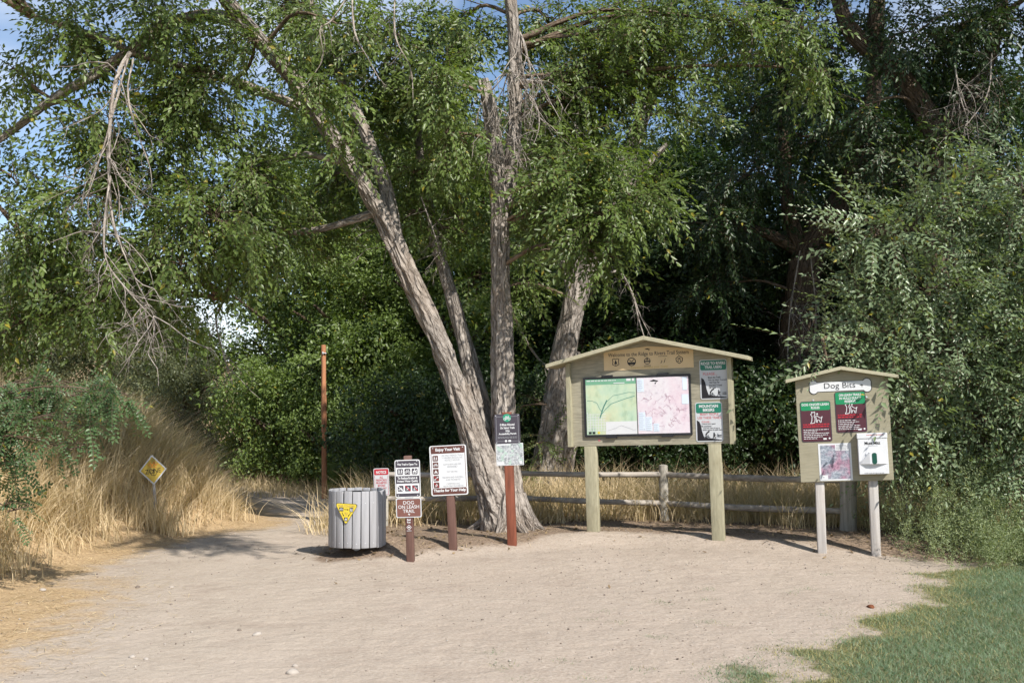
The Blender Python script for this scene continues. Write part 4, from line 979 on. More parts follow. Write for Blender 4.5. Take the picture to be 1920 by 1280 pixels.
for k in range(9):
    a_ = k * .7 + .2; rr_ = .42 + .12 * math.sin(k * 2.1); cb = np.array([b0[0], D0, 0])
    gx_, gy_ = cb[0] + rr_*math.cos(a_), cb[1] + rr_*.8*math.sin(a_)
    E.limb([cb + [.13*math.cos(a_), .13*math.sin(a_), b0[2] + .42], cb + [.24*math.cos(a_), .22*math.sin(a_), b0[2] + .14], (gx_, gy_, hz(gx_, gy_) - .03)], [.07, .075, .03], 10, .01, .05, False)
# limbs that rise out of the picture and carry the upper crown
T0 = np.array([b0[0], D0, 0])
E.limb([T0 + [-.3, 0, 6.6], T0 + [.1, -1.8, 7.4], T0 + [.15, -3.8, 7.2], T0 + [.1, -5.6, 6.6]], [.07, .06, .05, .03], 10, .005)
E.limb([P(380, -60, D0 - 1.2), T0 + [-4, -2.6, 7.6], T0 + [-3.6, -4.6, 8.2]], [.06, .05, .03], 10, .005)
E.limb([P(945, -200, D0), T0 + [-.4, .4, 9.5], T0 + [-.8, .6, 11]], [.05, .05, .03], 10, .005)
E.limb([T0 + [-.1, .3, 6.8], T0 + [1.2, .4, 8], T0 + [2.6, .2, 8.8]], [.06, .05, .03], 10, .005)
for c, r_, n in (((-4.2, -3.6, 7.9), (1.7, 1.6, .9), 520), ((-5.6, -1.8, 7.4), (1.5, 1.6, .8), 420),
                 ((.3, -5.6, 6.7), (1.15, 1.0, .6), 420), ((-.9, -5.0, 7.0), (.9, .9, .6), 240), ((1.0, -6.2, 6.6), (.8, .8, .5), 200),
                 ((2.2, .6, 8.6), (1.5, 1.4, .9), 320), ((-7.2, -2.6, 7.0), (1.4, 1.5, .9), 380), ((-7.4, -4.2, 6.6), (1.3, 1.3, .8), 300), ((-6.4, -3.0, 6.8), (1.6, 1.5, .8), 420), ((-2.6, -2.6, 7.6), (1.3, 1.0, .6), 300)):
    E.blob(T0 + c, r_, int(n * .6), scale=1.5)
dl = -.9    # the hanging left side of the crown stands nearer to the camera
for a in ((60, 470, dl, 110, 90, .7, 300), (40, 600, dl, 90, 60, .6, 200), (140, 370, dl, 110, 80, .7, 260), (230, 470, dl + .4, 100, 90, .7, 260), (300, 330, dl + .6, 120, 90, .8, 330),
          (200, 240, dl, 120, 70, .8, 260), (330, 210, -.7, 130, 80, .8, 360), (380, 130, -.8, 100, 80, .7, 300), (300, 30, -.9, 130, 60, .8, 330), (140, 60, -1, 130, 70, .8, 280), (30, 130, -1, 90, 60, .7, 90), (20, 330, -1, 50, 70, .6, 60),
          (180, 570, dl, 110, 60, .6, 220), (290, 560, dl + .6, 80, 50, .6, 130), (400, 400, -.8, 120, 100, .8, 380), (480, 330, -.3, 100, 90, .7, 330), (470, 470, 0, 100, 70, .7, 240), (560, 430, 1.2, 100, 80, .8, 300), (340, 480, -1, 80, 80, .7, 200),
          (600, 110, 1.3, 120, 100, .8, 420), (520, 20, 1.0, 120, 60, .8, 280), (730, 60, .6, 120, 90, .8, 420), (720, 200, 1.2, 110, 90, .8, 320), (620, 330, 1.7, 100, 80, .8, 260), (810, 170, .9, 100, 100, .8, 360), (790, 320, .9, 90, 80, .8, 220),
          (850, 60, .9, 100, 80, .7, 320), (845, 250, -.4, 50, 80, .4, 140), (830, 150, -.5, 50, 70, .4, 130), (860, 430, 1.0, 70, 60, .6, 120),
          (1040, 60, 1.0, 100, 90, .6, 340), (1070, 200, .5, 75, 90, .6, 260), (1110, 130, .1, 110, 100, .9, 360), (1210, 70, .0, 120, 90, .9, 380), (1180, 210, .1, 90, 90, .8, 280), (1100, 300, -.3, 100, 60, .7, 260),
          (1065, 350, -.5, 75, 50, .6, 210), (1130, 400, -.6, 100, 70, .6, 320), (1195, 370, -.6, 60, 60, .5, 160), (1140, 480, -.6, 40, 50, .4, 90), (1020, 410, -.3, 36, 40, .4, 60), (1350, 40, -.2, 120, 60, .8, 260), (1480, 50, -.3, 90, 60, .7, 170), (1290, 150, .1, 70, 60, .6, 110), (1530, 130, -.2, 40, 50, .4, 60), (770, 400, .6, 30, 30, .3, 24), (570, 170, -.8, 70, 50, .4, 90), (480, 80, -1.1, 80, 50, .4, 110), (655, 265, -.6, 50, 40, .3, 50), (620, 40, -.9, 80, 50, .4, 90)):
    px, py, dd, rx, ry, rd, n = a
    E.pblob(px, py, D0 + dd, rx, ry, rd, int(n * (.80 if px < 420 else .80)), scale=1.42)
# dead wood
dd = D0 + dl - 1.5
E.deadlimb(pp([(245, 98), (225, 130), (210, 190), (204, 290), (207, 380), (222, 450), (262, 540), (300, 615)], dd), [.026, .024, .021, .018, .014, .011, .007, .004], 26, .8, .007, .6)
E.deadlimb(pp([(240, 110), (215, 200), (190, 290), (170, 340), (164, 400)], dd), [.014, .012, .010, .008, .004], 7, .45, .0045)
E.deadlimb(pp([(250, 110), (240, 180), (262, 260), (280, 310), (286, 350)], dd), [.013, .010, .008, .006, .004], 4, .35, .004)
E.deadlimb(pp([(207, 330), (196, 420), (200, 490), (240, 545), (290, 600)], dd - .1), [.014, .012, .010, .008, .004], 18, .65, .006, .85)
E.deadlimb(pp([(660, -20), (665, 60), (690, 110), (712, 150)], D0 - 1.2), [.014, .011, .008, .004], 4, .35, .004)
E.deadlimb(pp([(655, -10), (620, 40), (600, 55), (605, 110), (575, 158)], D0 - 1.2), [.013, .010, .008, .006, .004], 4, .4, .004)
E.deadlimb(pp([(740, -10), (742, 70), (770, 130), (775, 200)], D0 - .8), [.012, .010, .007, .004], 6, .4, .004)
for px, py, n, ln in ((975, 60, 6, 1.2), (955, 130, 6, 1.1), (985, 170, 5, .9), (930, 200, 4, .8), (965, 240, 4, .7)):
    E.dead = MB(); E.deads.append(E.dead)
    E.twigs(P(px, py, D0 - .45) - E.base, n + 2, ln, .32, 1.2, .008)
E.deadlimb(pp([(980, 150), (1030, 160), (1060, 210), (1100, 260)], D0 - .1), [.014, .011, .007, .004], 8, .6, .005)
E.deadlimb(pp([(430, 500), (420, 560), (405, 600), (418, 660), (436, 720)], D0 + 1), [.02, .016, .013, .01, .006], 12, .6, .006)
E.deadlimb(pp([(790, 370), (815, 440), (830, 490)], D0 + .4), [.012, .008, .004], 12, .5, .005, .9)
E.deadlimb(pp([(700, 380), (725, 440), (715, 520)], D0 + .2), [.01, .008, .004], 6, .5, .005, .9)
E.deadlimb(pp([(1390, -10), (1410, 70), (1400, 120)], D0 - .3), [.012, .009, .004], 8, .5, .005, .8)
E.finish('elm_bark', 'elm_leaf')

# ------------------------------------------------------------------ second elm, behind the fence
b1 = P(1030, 880, 16.6); b1[2] = hz(b1[0], b1[1])
D1 = 16.6
E2 = Tree('elm_tree', b1, 'elm with a thick grey leaning trunk behind the fence, next to the kiosk')
E2.limb(pp([(1022, 905), (1032, 840), (1045, 750), (1062, 640), (1085, 540), (1112, 462), (1150, 370), (1190, 260), (1230, 150), (1260, 0)], D1), [.29, .23, .205, .18, .165, .155, .13, .11, .09, .06], 48, .026, .04)
E2.limb(pp([(1045, 905, .1), (1060, 830, .1), (1072, 740, .1), (1072, 660, .05)], D1), [.22, .18, .15, .12], 18, .014, .05)
E2.limb(pp([(1100, 480), (1130, 440, -.2), (1160, 380, -.4), (1215, 310, -.4), (1250, 270, -.4)], D1), [.12, .09, .07, .05, .03], 12, .008)
E2.limb(pp([(1075, 560), (1048, 480, .3), (1015, 400, .5), (985, 300, .6)], D1), [.06, .05, .04, .025], 12, .008)
for a in ((1260, 60, 120, 90, 1, 330), (1160, 20, 120, 70, 1, 260), (1290, 220, 70, 70, .8, 130), (1040, 260, 90, 80, .8, 200), (1010, 470, 80, 70, .7, 150), (1180, 130, 120, 80, 1, 260), (940, 540, 90, 80, .7, 120), (1215, 340, 60, 60, .6, 100)):
    E2.pblob(a[0], a[1], D1, a[2], a[3], a[4], int(a[5] * .7), scale=1.5)
for a in ((1010, 830, 60, 50, .4, 40), (1085, 775, 25, 60, .3, 26), (985, 760, 45, 50, .4, 30), (1000, 880, 30, 30, .3, 22)): E2.pblob(a[0], a[1], D1 - .3, a[2], a[3], a[4], a[5], scale=.9)
E2.deadlimb(pp([(1125, 520), (1160, 510), (1185, 550), (1198, 600), (1214, 650)], D1 - .9), [.024, .02, .016, .012, .008], 7, .5, .005)
E2.deadlimb(pp([(1185, 545), (1200, 590), (1225, 640)], D1 - .9), [.012, .009, .005], 3, .3, .004)
E2.deadlimb(pp([(1060, 640), (1048, 700), (1052, 760), (1062, 800)], D1 - .35), [.014, .012, .009, .006], 4, .4, .004)
E2.deadlimb(pp([(960, 590, 0), (1000, 660, .2), (1045, 710, .3), (1080, 740, .3)], D1 + .6), [.012, .02, .016, .012], 6, .6, .005, 1)
E2.finish('elm_bark', 'elm_leaf')

# ------------------------------------------------------------------ big dark trees of the wood
def wood_tree(label, base, limbs, blobs, name='woodland_tree', dead=()):
    t = Tree(name, base, label)
    for pts, rad in limbs: t.limb(pts, rad, 14, .012, .10)
    for c, r_, n in blobs: t.blob(c, r_, int(n * .8), 'elm', 1.6)
    for d in dead: t.deadlimb(*d)
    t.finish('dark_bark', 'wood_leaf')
bC = P(1485, 860, 18.5); bC[2] = hz(bC[0], bC[1])
wood_tree('shaded tree with broad vine hung trunk between the kiosk and the dog board', bC,
  [(pp([(1485, 900), (1490, 760), (1500, 620), (1515, 480), (1570, 390), (1610, 300), (1640, 150), (1650, -50)], 18.5), [.38, .34, .31, .28, .22, .18, .13, .08]),
   (pp([(1510, 500), (1480, 400), (1470, 260), (1468, 100), (1460, -60)], 18.5), [.16, .13, .10, .09, .07]),
   (pp([(1515, 480), (1440, 440), (1360, 420), (1290, 440)], 18.5), [.12, .10, .07, .04]),
   (pp([(1500, 600), (1580, 520), (1660, 470)], 18.5), [.12, .08, .04])],
  [(P(1420, 200, 18), (1.0, 1, .8), 230), (P(1400, 330, 18), (1.1, 1.2, .8), 300), (P(1530, 260, 18.4), (1.2, 1.2, .8), 300), (P(1330, 420, 18), (1.0, 1, .8), 300), (P(1440, 470, 19), (1, 1, .7), 200), (P(1590, 420, 18.6), (1, 1, .8), 260), (P(1560, 90, 18), (1.2, 1, .8), 200),
   (P(1350, 540, 18.6), (.9, .9, .7), 240), (P(1480, 0, 18), (1.4, 1.2, .8), 240), (P(1400, -120, 17.5), (2.2, 1.8, 1.1), 420), (P(1650, 250, 18.2), (1.1, 1, .9), 220), (P(1600, -120, 16.8), (2.0, 1.8, 1.1), 420), (P(1620, 540, 18.6), (.8, .8, .7), 150), (P(1480, 150, 18.6), (1.0, 1, .8), 200), (P(1560, 190, 18.8), (1.2, 1, .7), 220), (P(1400, 80, 18.4), (.8, 1, .6), 110), (P(1700, 350, 18.6), (1.2, 1, .8), 240)],
  dead=[(pp([(1500, 470), (1480, 600), (1478, 720), (1484, 800)], 18.0), [.012, .011, .008, .004], 22, 1.1, .005, .25), (pp([(1520, 480), (1530, 600), (1520, 760)], 18.0), [.012, .011, .006], 20, 1.1, .005, .25)])
bD = P(1770, 860, 16.0); bD[2] = hz(bD[0], bD[1])
wood_tree('tall dark tree with bent upper limbs rising behind the leafy saplings', bD,
  [(pp([(1770, 900), (1768, 700), (1762, 500), (1758, 360), (1752, 250), (1700, 160), (1640, 100), (1590, 50), (1560, -40)], 16), [.30, .26, .24, .22, .20, .16, .14, .12, .09]),
   (pp([(1755, 260), (1800, 200), (1850, 120), (1880, 0), (1890, -120)], 16), [.14, .12, .11, .09, .06]),
   (pp([(1640, 100), (1640, 0), (1650, -120)], 16), [.09, .08, .05]),
   (pp([(1760, 420), (1850, 380), (1930, 350)], 16), [.10, .07, .04])],
  [(P(1800, 60, 15.6), (1.1, 1, .7), 210), (P(1870, 190, 15.6), (.9, .9, .7), 170), (P(1700, 60, 15.6), (.9, .9, .5), 110), (P(1900, 40, 15.6), (.8, 1, .7), 150), (P(1840, 330, 15.6), (.9, .9, .6), 180), (P(1690, 300, 16), (.7, .8, .6), 150), (P(1620, 200, 15.8), (.6, .7, .5), 90),
   ((8.2, 15.0, 8.2), (2, 1.8, 1.2), 460), ((6.0, 14.6, 8.6), (2, 1.6, 1.2), 460), ((9.6, 14.6, 7.4), (1.8, 1.6, 1.2), 360), ((7.2, 16.5, 9.6), (2.2, 2, 1.3), 420), ((4.6, 15.6, 8.8), (1.8, 1.6, 1.1), 380), ((10.6, 16, 9), (2, 2, 1.4), 360), (P(1850, 30, 16.2), (1.3, 1, .8), 260), (P(1720, 120, 16.4), (1.0, .9, .6), 180), (P(1900, 250, 16.2), (1.0, .9, .7), 200), (P(1780, 200, 16.6), (1.0, .9, .6), 180), (P(1640, 30, 16), (1, 1, .6), 150)],
  dead=[(pp([(1790, 120), (1800, 180), (1820, 240)], 15.2), [.014, .010, .005], 14, .8, .005, .7), (pp([(1860, 100), (1850, 180), (1800, 250)], 15.2), [.014, .010, .005], 12, .8, .005, .8)])

# ------------------------------------------------------------------ wood behind: a few shapes, copied
def proto(seed, hgt, rad_, nbl, nsp, leaf, name, low=.8, sc_=1.7, bark='dark_bark'):
    t = Tree(name, (0, 0, 0), 'seed %d' % seed, None); g = t.g
    t.limb([(0, 0, -.4), (.1, 0, hgt*.25), (-.15, .1, hgt*.5), (.1, -.1, hgt*.8)], [.22, .17, .13, .05], 10, .012, .25)
    for k in range(5):
        a = g.uniform(0, 6.28); z = hgt * g.uniform(.2, .55)
        t.limb([(0, 0, z), (rad_*.4*math.cos(a), rad_*.4*math.sin(a), z + hgt*.14), (rad_*.75*math.cos(a), rad_*.75*math.sin(a), z + hgt*.22)], [.10, .06, .03], 7, .006, .25)
    for k in range(nbl):
        f = (k + .5) / nbl; z = low + (hgt - low) * f; e = rad_ * (.45 + .75 * math.sin(math.pi * min(1, .15 + .8*f))) * .8
        a = k * 2.4 + g.uniform(-.5, .5); rr = e * g.uniform(.35, 1)
        t.blob((rr*math.cos(a), rr*math.sin(a), z), (g.uniform(.8, 1.25), g.uniform(.8, 1.25), g.uniform(.5, .85)), nsp, 'far', sc_, branch=False)
    t.finish(bark, leaf); return t.root
def copy_tree(o, loc, rz_, s, label, group, cat='tree'):
    c = o.copy(); COL.objects.link(c); c.location = loc; c.rotation_euler = (0, 0, rz_); c.scale = s
    for ch in o.children:
        d = ch.copy(); COL.objects.link(d); d.parent = c
    tag(c, label, cat, group); return c
def drop(o):
    for ch in list(o.children): bpy.data.objects.remove(ch)
    bpy.data.objects.remove(o)
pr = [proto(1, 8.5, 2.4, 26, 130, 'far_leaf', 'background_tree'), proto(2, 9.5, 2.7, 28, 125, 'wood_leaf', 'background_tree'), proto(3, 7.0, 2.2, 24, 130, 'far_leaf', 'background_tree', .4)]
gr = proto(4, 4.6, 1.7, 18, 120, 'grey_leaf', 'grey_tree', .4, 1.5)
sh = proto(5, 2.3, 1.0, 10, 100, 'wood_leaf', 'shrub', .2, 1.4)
sg = proto(6, 2.4, 1.0, 10, 100, 'far_leaf', 'shrub', .2, 1.3)
q = random.Random(11)
GLEFT, GWOOD = 'leafy trees massed behind the trail', 'shaded trees crowding the wood behind the kiosk'
for x, y, k, s in ((-4.2, 22.8, 0, .9), (-3.0, 21.6, 2, .8), (-2.0, 23.5, 1, 1.0), (-.6, 20.5, 0, .9), (-5.0, 28, 1, 1.1), (-2.5, 29, 0, 1.2), (.4, 25.5, 2, 1.3)):
    copy_tree(pr[k], (x, y, hz(x, y)), q.uniform(-.7, .7), (s, s, s * q.uniform(.78, .95)), 'green leafy tree in the massed foliage behind the trail and timber pole', GLEFT)
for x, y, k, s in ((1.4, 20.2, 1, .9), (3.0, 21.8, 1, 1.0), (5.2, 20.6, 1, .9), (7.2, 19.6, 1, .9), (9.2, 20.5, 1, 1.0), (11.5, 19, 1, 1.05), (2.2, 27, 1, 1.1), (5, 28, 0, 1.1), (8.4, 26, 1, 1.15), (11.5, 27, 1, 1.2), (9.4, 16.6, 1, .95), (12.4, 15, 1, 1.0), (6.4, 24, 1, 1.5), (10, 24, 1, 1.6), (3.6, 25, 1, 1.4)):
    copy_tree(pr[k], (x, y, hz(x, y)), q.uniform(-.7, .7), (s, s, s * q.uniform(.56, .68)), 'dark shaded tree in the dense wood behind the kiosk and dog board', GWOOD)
for x, y, s, lb in ((-13.6, 37, 1.0, 'grey green tree beyond the bank, the one nearest the trail'), (-13.2, 41, .8, 'small grey green tree just behind another beyond the bank'), (-16.5, 39, 1.15, 'grey green tree beyond the bank, second from the trail'), (-19.5, 42, 1.2, 'tall grey green tree beyond the bank at the photo edge'), (-9.3, 31, .85, 'grey green tree just left of the leafy mass behind the trail'), (-8.1, 27.5, .6, 'low grey green tree at the back corner of the bank'), (-11.0, 34, .8, 'grey green tree in the gap beyond the bank crest')):
    copy_tree(gr, (x, y, hz(x, y)), q.uniform(-.7, .7), (s, s, s), lb, 'grey green trees beyond the bank')
for x, y, s in ((-1.6, 17.8, .8), (-.6, 18.6, .9), (.3, 17.7, .8), (1.3, 18.4, 1), (2.3, 17.6, .75), (3.2, 18.6, 1), (4.4, 17.8, .85), (5.4, 18.8, 1), (6.2, 17.2, .95), (7.4, 17.6, 1), (8.8, 18, 1), (6.0, 15.3, .75), (7.4, 14.8, .9)):
    copy_tree(sh, (x, y, hz(x, y)), q.uniform(-.7, .7), (s, s, s), 'dark green shrub in the shade just behind the rail fence', 'shrubs in the shade behind the fence', 'shrub')
for x, y, s in ((-3.5, 20.6, .7), (-2.7, 20.2, .8), (-2.1, 19.6, .75), (-4.5, 21.4, .85), (-5.4, 22.8, .7), (-3.0, 19.5, .28), (-1.5, 20, 1)):
    copy_tree(sg, (x, y, hz(x, y)), q.uniform(-.7, .7), (s, s, s * 1.1), 'small low green shrub at the very foot of the timber pole' if s < .3 else 'bright green shrub under the trees around the timber pole', 'green shrubs around the pole', 'shrub')
for o in pr + [gr, sh, sg]: drop(o)

# ------------------------------------------------------------------ leafy saplings at the right
def sapling(label, base, stems, blobs):
    t = Tree('elm_sapling', base, label, None, 'sapling')
    for pts, rad in stems: t.limb(pts, rad, 8, .003, .12)
    for px, py, D, rx, ry, rd, n in blobs: t.pblob(px, py, D, rx, ry, rd, int(n * .74), kind='shoot', scale=1.42, droop=.10, nsub=max(6, n // 4), shoots=.3)
    t.finish('elm_bark', 'sapling_leaf')
bs = P(1828, 960, 12.6); bs[2] = hz(bs[0], bs[1])
sapling('bushy young elm with a forked grey stem beside the dog board', bs,
  [(pp([(1830, 975), (1832, 900), (1838, 840), (1826, 760), (1800, 600), (1780, 420), (1790, 330)], 12.6), [.05, .045, .042, .035, .028, .02, .008]),
   (pp([(1836, 860), (1860, 780), (1880, 640), (1890, 480), (1900, 380)], 12.6), [.03, .028, .022, .016, .008]),
   (pp([(1800, 985), (1815, 860), (1810, 700), (1730, 540), (1660, 430)], 12.5), [.03, .026, .022, .016, .008])],
  [(1800, 420, 12.4, 80, 60, .5, 95), (1710, 430, 12.3, 70, 50, .5, 85), (1640, 440, 12.2, 45, 50, .4, 45), (1740, 540, 12.3, 100, 60, .6, 135), (1850, 540, 12.4, 90, 70, .6, 135), (1680, 620, 12.1, 90, 60, .5, 120), (1790, 660, 12.2, 100, 70, .6, 150),
   (1890, 420, 12.4, 60, 80, .5, 100), (1880, 680, 12.3, 80, 80, .6, 130), (1740, 760, 12.2, 70, 70, .5, 110), (1830, 800, 12.2, 90, 70, .6, 130), (1740, 870, 12.4, 50, 60, .5, 60), (1900, 830, 12.2, 60, 80, .6, 110), (1800, 350, 12.4, 25, 40, .3, 16), (1820, 320, 12.5, 12, 40, .2, 8)])
bs = P(1712, 985, 12.9); bs[2] = hz(bs[0], bs[1])
sapling('slender elm sapling arching its twigs over the roof of the dog board', bs,
  [(pp([(1712, 990), (1690, 900), (1680, 820), (1690, 720), (1670, 640), (1620, 600), (1570, 640)], 12.6), [.028, .024, .02, .018, .014, .010, .005]),
   (pp([(1690, 900), (1660, 830), (1670, 700)], 12.5), [.014, .012, .006])],
  [(1640, 620, 12.2, 70, 35, .4, 60), (1600, 635, 12.1, 55, 26, .2, 20), (1550, 672, 11.8, 24, 10, .1, 4), (1640, 655, 12.1, 50, 20, .2, 14), (1690, 700, 12.0, 40, 50, .4, 46), (1700, 800, 12.2, 30, 60, .4, 36), (1620, 560, 12.5, 50, 40, .4, 45), (1590, 500, 12.8, 40, 40, .3, 22)])
bs = P(1960, 960, 12.0); bs[2] = hz(bs[0], bs[1])
sapling('tall elm sapling rising out of the weeds along the photo edge', bs,
  [(pp([(1960, 980), (1950, 800), (1940, 600), (1925, 420), (1910, 310)], 12.0), [.05, .04, .03, .02, .008])],
  [(1930, 360, 11.9, 60, 70, .5, 80), (1960, 520, 11.9, 70, 90, .5, 110), (1930, 620, 11.8, 60, 70, .5, 100), (1950, 760, 11.7, 60, 90, .5, 120), (1920, 900, 11.6, 60, 60, .5, 70), (2060, 600, 12, 120, 160, .7, 200)])
# ------------------------------------------------------------------ locust at the left edge
bl = np.array([-5.4, 9.6, 0]); bl[2] = hz(bl[0], bl[1])
t = Tree('locust_bush', bl, 'locust bush with feathery leaflets reaching over the dry bank', None, 'bush')
t.limb([bl + [0, 0, -.1], bl + [.05, -.1, .7], bl + [.15, -.15, .95], bl + [.6, -.2, 1.05]], [.03, .024, .016, .006], 8, .003, .1)
t.limb([bl + [0, 0, .4], bl + [.4, -.2, .6], bl + [.8, -.3, .5]], [.02, .016, .008], 8, .003, .1)
for px, py, D, rx, ry, rd, n in ((60, 745, 9.3, 90, 38, .35, 120), (150, 745, 9.2, 70, 30, .3, 60), (220, 735, 9.2, 60, 26, .25, 34), (20, 800, 9.2, 40, 50, .3, 50), (100, 800, 9.1, 40, 40, .25, 30), (165, 800, 9.1, 30, 30, .25, 18), (120, 840, 9.0, 26, 24, .2, 12),
                                 (5, 870, 9.2, 30, 50, .3, 46), (10, 950, 9.1, 24, 36, .3, 22), (-60, 820, 9.4, 70, 110, .5, 120)):
    t.pblob(px, py, D, rx, ry, rd, n, kind='locust', scale=1.0, droop=.5, br=.35)
t.finish('elm_bark', 'locust_leaf')
# ------------------------------------------------------------------ grasses
def blades(name, x, y, hgt, wid, lean, mat, label, cat, seg=3, tone=None, parent=None, curl=.5, zoff=-.01):
    """grass blades: tapered, bending ribbons standing on the ground"""
    N = len(x); z = height(x, y) + zoff
    a = rng.uniform(0, 2*np.pi, N); side = np.stack([np.cos(a), np.sin(a), np.zeros(N)], 1)
    ts = np.linspace(0, 1, seg + 1); rows = []
    for k, t in enumerate(ts):
        c = np.stack([x, y, z], 1) + np.stack([lean[:, 0]*t**(1 + curl*2), lean[:, 1]*t**(1 + curl*2), np.ones(N)*t*(1 - .25*t*np.clip(np.linalg.norm(lean, axis=1), 0, 1))], 1) * hgt[:, None]
        wd = wid * (1 - t**1.5)
        if k < seg: rows += [c - side*wd[:, None]/2, c + side*wd[:, None]/2]
        else: rows += [c]
    V = np.stack(rows, 1); m = V.shape[1]; b = np.arange(N)[:, None]*m
    mb = MB(); tone = rng.random(N) if tone is None else tone
    mb.add(V.reshape(-1, 3), b + [2*seg - 2, 2*seg - 1, 2*seg], None, np.repeat(tone, m))
    for k in range(seg - 1): mb.f.append(b + [2*k, 2*k + 1, 2*k + 3, 2*k + 2]); mb.uv.append(np.zeros((4*N, 2)))
    o = mb.build(name, M[mat], parent); tag(o, label, cat, kind='stuff'); return o
def tufts(n, per, xr, yr, mask, spread=.10):
    x = rng.uniform(*xr, n); y = rng.uniform(*yr, n); k = rng.random(n) < mask(x, y); x, y = x[k], y[k]
    X = np.repeat(x, per) + rng.normal(0, spread, len(x)*per); Y = np.repeat(y, per) + rng.normal(0, spread, len(x)*per)
    ln = np.repeat(rng.normal(0, .28, (len(x), 2)), per, 0); tn = np.repeat(rng.random(len(x)), per)
    hs = np.repeat(rng.uniform(.65, 1.2, len(x)), per)
    return X, Y, ln, tn, hs
# tall straw on the bank
def bank_mask(x, y): return sstep(.12, .9, toe_x(y) - x + .5*(fbm(x*1.5, y*1.5, 4) - .5)) * sstep(8.6, 10.2, y)
X, Y, ln, tn, hs = tufts(4300, 16, (-9.5, -3.0), (8.5, 19), bank_mask)
n = len(X); H = hs * rng.uniform(.35, .80, n) * (.65 + .5*sstep(.2, 1.2, toe_x(Y) - X))
lean = ln*1.3 + rng.normal(0, .30, (n, 2)) + np.array([.18, -.12])
blades('bank_grass', X, Y, H, rng.uniform(.006, .013, n), lean, 'dry_straw', 'tall dry straw coloured grass covering the bank', 'grass', 4, np.clip(.5*tn + .55*rng.random(n) - .05, 0, 1))
sx_, sy_ = zp[0], zp[1] - .3
x = rng.normal(sx_, .22, 420); y = rng.normal(sy_, .12, 420); n = 420
blades('bank_grass', x, y, rng.uniform(.2, max(.3, zp[2] - hz(sx_, sy_) - .12), n), rng.uniform(.006, .012, n), rng.normal(0, .22, (n, 2)), 'dry_straw', 'tuft of dry grass hiding the post of the diamond sign', 'grass', 4, rng.random(n)*.95)
# straw behind the fence
def fence_mask(x, y): return sstep(-.2, .35, y + .5*(fbm(x*2, y*2, 8) - .5) - np.interp(x, [-3, -1.57, 0, 1.95, 3.95, 6], [13.6, 13.55, 13.8, 14.2, 13.0, 12.4])) * np.interp(x, [-2.6, -2.0, 5, 6], [0, 1, 1, .6])
X, Y, ln, tn, hs = tufts(2300, 16, (-2.6, 6.2), (12.2, 16.6), fence_mask)
n = len(X); H = hs * rng.uniform(.12, .75, n)
blades('fence_grass', X, Y, H, rng.uniform(.006, .012, n), ln*1.6 + rng.normal(0, .42, (n, 2)), 'dry_straw', 'dry golden grass growing along and behind the rail fence', 'grass', 4, np.clip(.6*tn + .4*rng.random(n), 0, .97))
X, Y, ln, tn, hs = tufts(1300, 12, (-15, -5), (17, 30), lambda x, y: sstep(.2, 1.2, toe_x(y) - x) * sstep(18, 19.5, y))
n = len(X); H = hs * rng.uniform(.3, .7, n)
blades('bank_grass', X, Y, H, rng.uniform(.010, .018, n), ln + rng.normal(0, .3, (n, 2)), 'dry_straw', 'dry straw grass on the far back of the bank', 'grass', 3, np.clip(.5*tn + .5*rng.random(n), 0, .97))
# short straw beyond the trail
X, Y, ln, tn, hs = tufts(900, 14, (-6.5, -1.6), (17, 24), lambda x, y: sstep(17.8, 19.2, y + .35*(x + 3)) * .9)
n = len(X); H = hs * rng.uniform(.1, .4, n)
blades('trailside_grass', X, Y, H, rng.uniform(.005, .010, n), ln + rng.normal(0, .3, (n, 2)), 'dry_straw', 'dry grass at the far bend of the trail under the trees', 'grass', 3, np.clip(.5*tn + .4*rng.random(n), 0, .97))
# lawn
n = 300000; y = rng.uniform(4.6, 12, n); x = rng.uniform(0, 7.2, n)
d = lawn_d(x, y)
k = (rng.random(n) < sstep(-.32, .5, d)**1.4) & (x < .5*y + 1.2)
x, y, d = x[k], y[k], d[k]; n = len(x)
pat = fbm(x*1.3, y*1.3, 21, 3)
tone = np.clip(.25 + .6*pat + rng.normal(0, .16, n), 0, .9); edge_dry = (rng.random(n) < .85*sstep(.9, .0, d)*sstep(.36, .58, fbm(x*1.1, y*1.1, 33)+.12)) | (rng.random(n) < .05); tone = np.where(edge_dry, .96 + .04*rng.random(n), tone)
blades('lawn_grass', x, y, rng.uniform(.02, .06, n)*(.55 + .6*sstep(-.1, .5, d)), rng.uniform(.0035, .007, n), rng.normal(0, .8, (n, 2)), 'turf', 'short green lawn grass in the near corner beside the dirt', 'grass', 2, tone)
# scattered sprigs on the dirt
c = [(rng.uniform(-.6, 3.2), rng.uniform(6.2, 10.4)) for _ in range(46)]; c = [(a, b) for a, b in c if a < lawn_x(b) and a > lawn_x(b) - 2.2]
x = np.concatenate([rng.normal(a, .05, 40) for a, b in c]); y = np.concatenate([rng.normal(b, .05, 40) for a, b in c]); n = len(x)
blades('grass_sprigs', x, y, rng.uniform(.012, .04, n), rng.uniform(.003, .005, n), rng.normal(0, .9, (n, 2)), 'turf', 'sparse green grass sprigs dotted over the trodden dirt', 'grass', 2, np.clip(rng.random(n)*1.1, 0, 1))
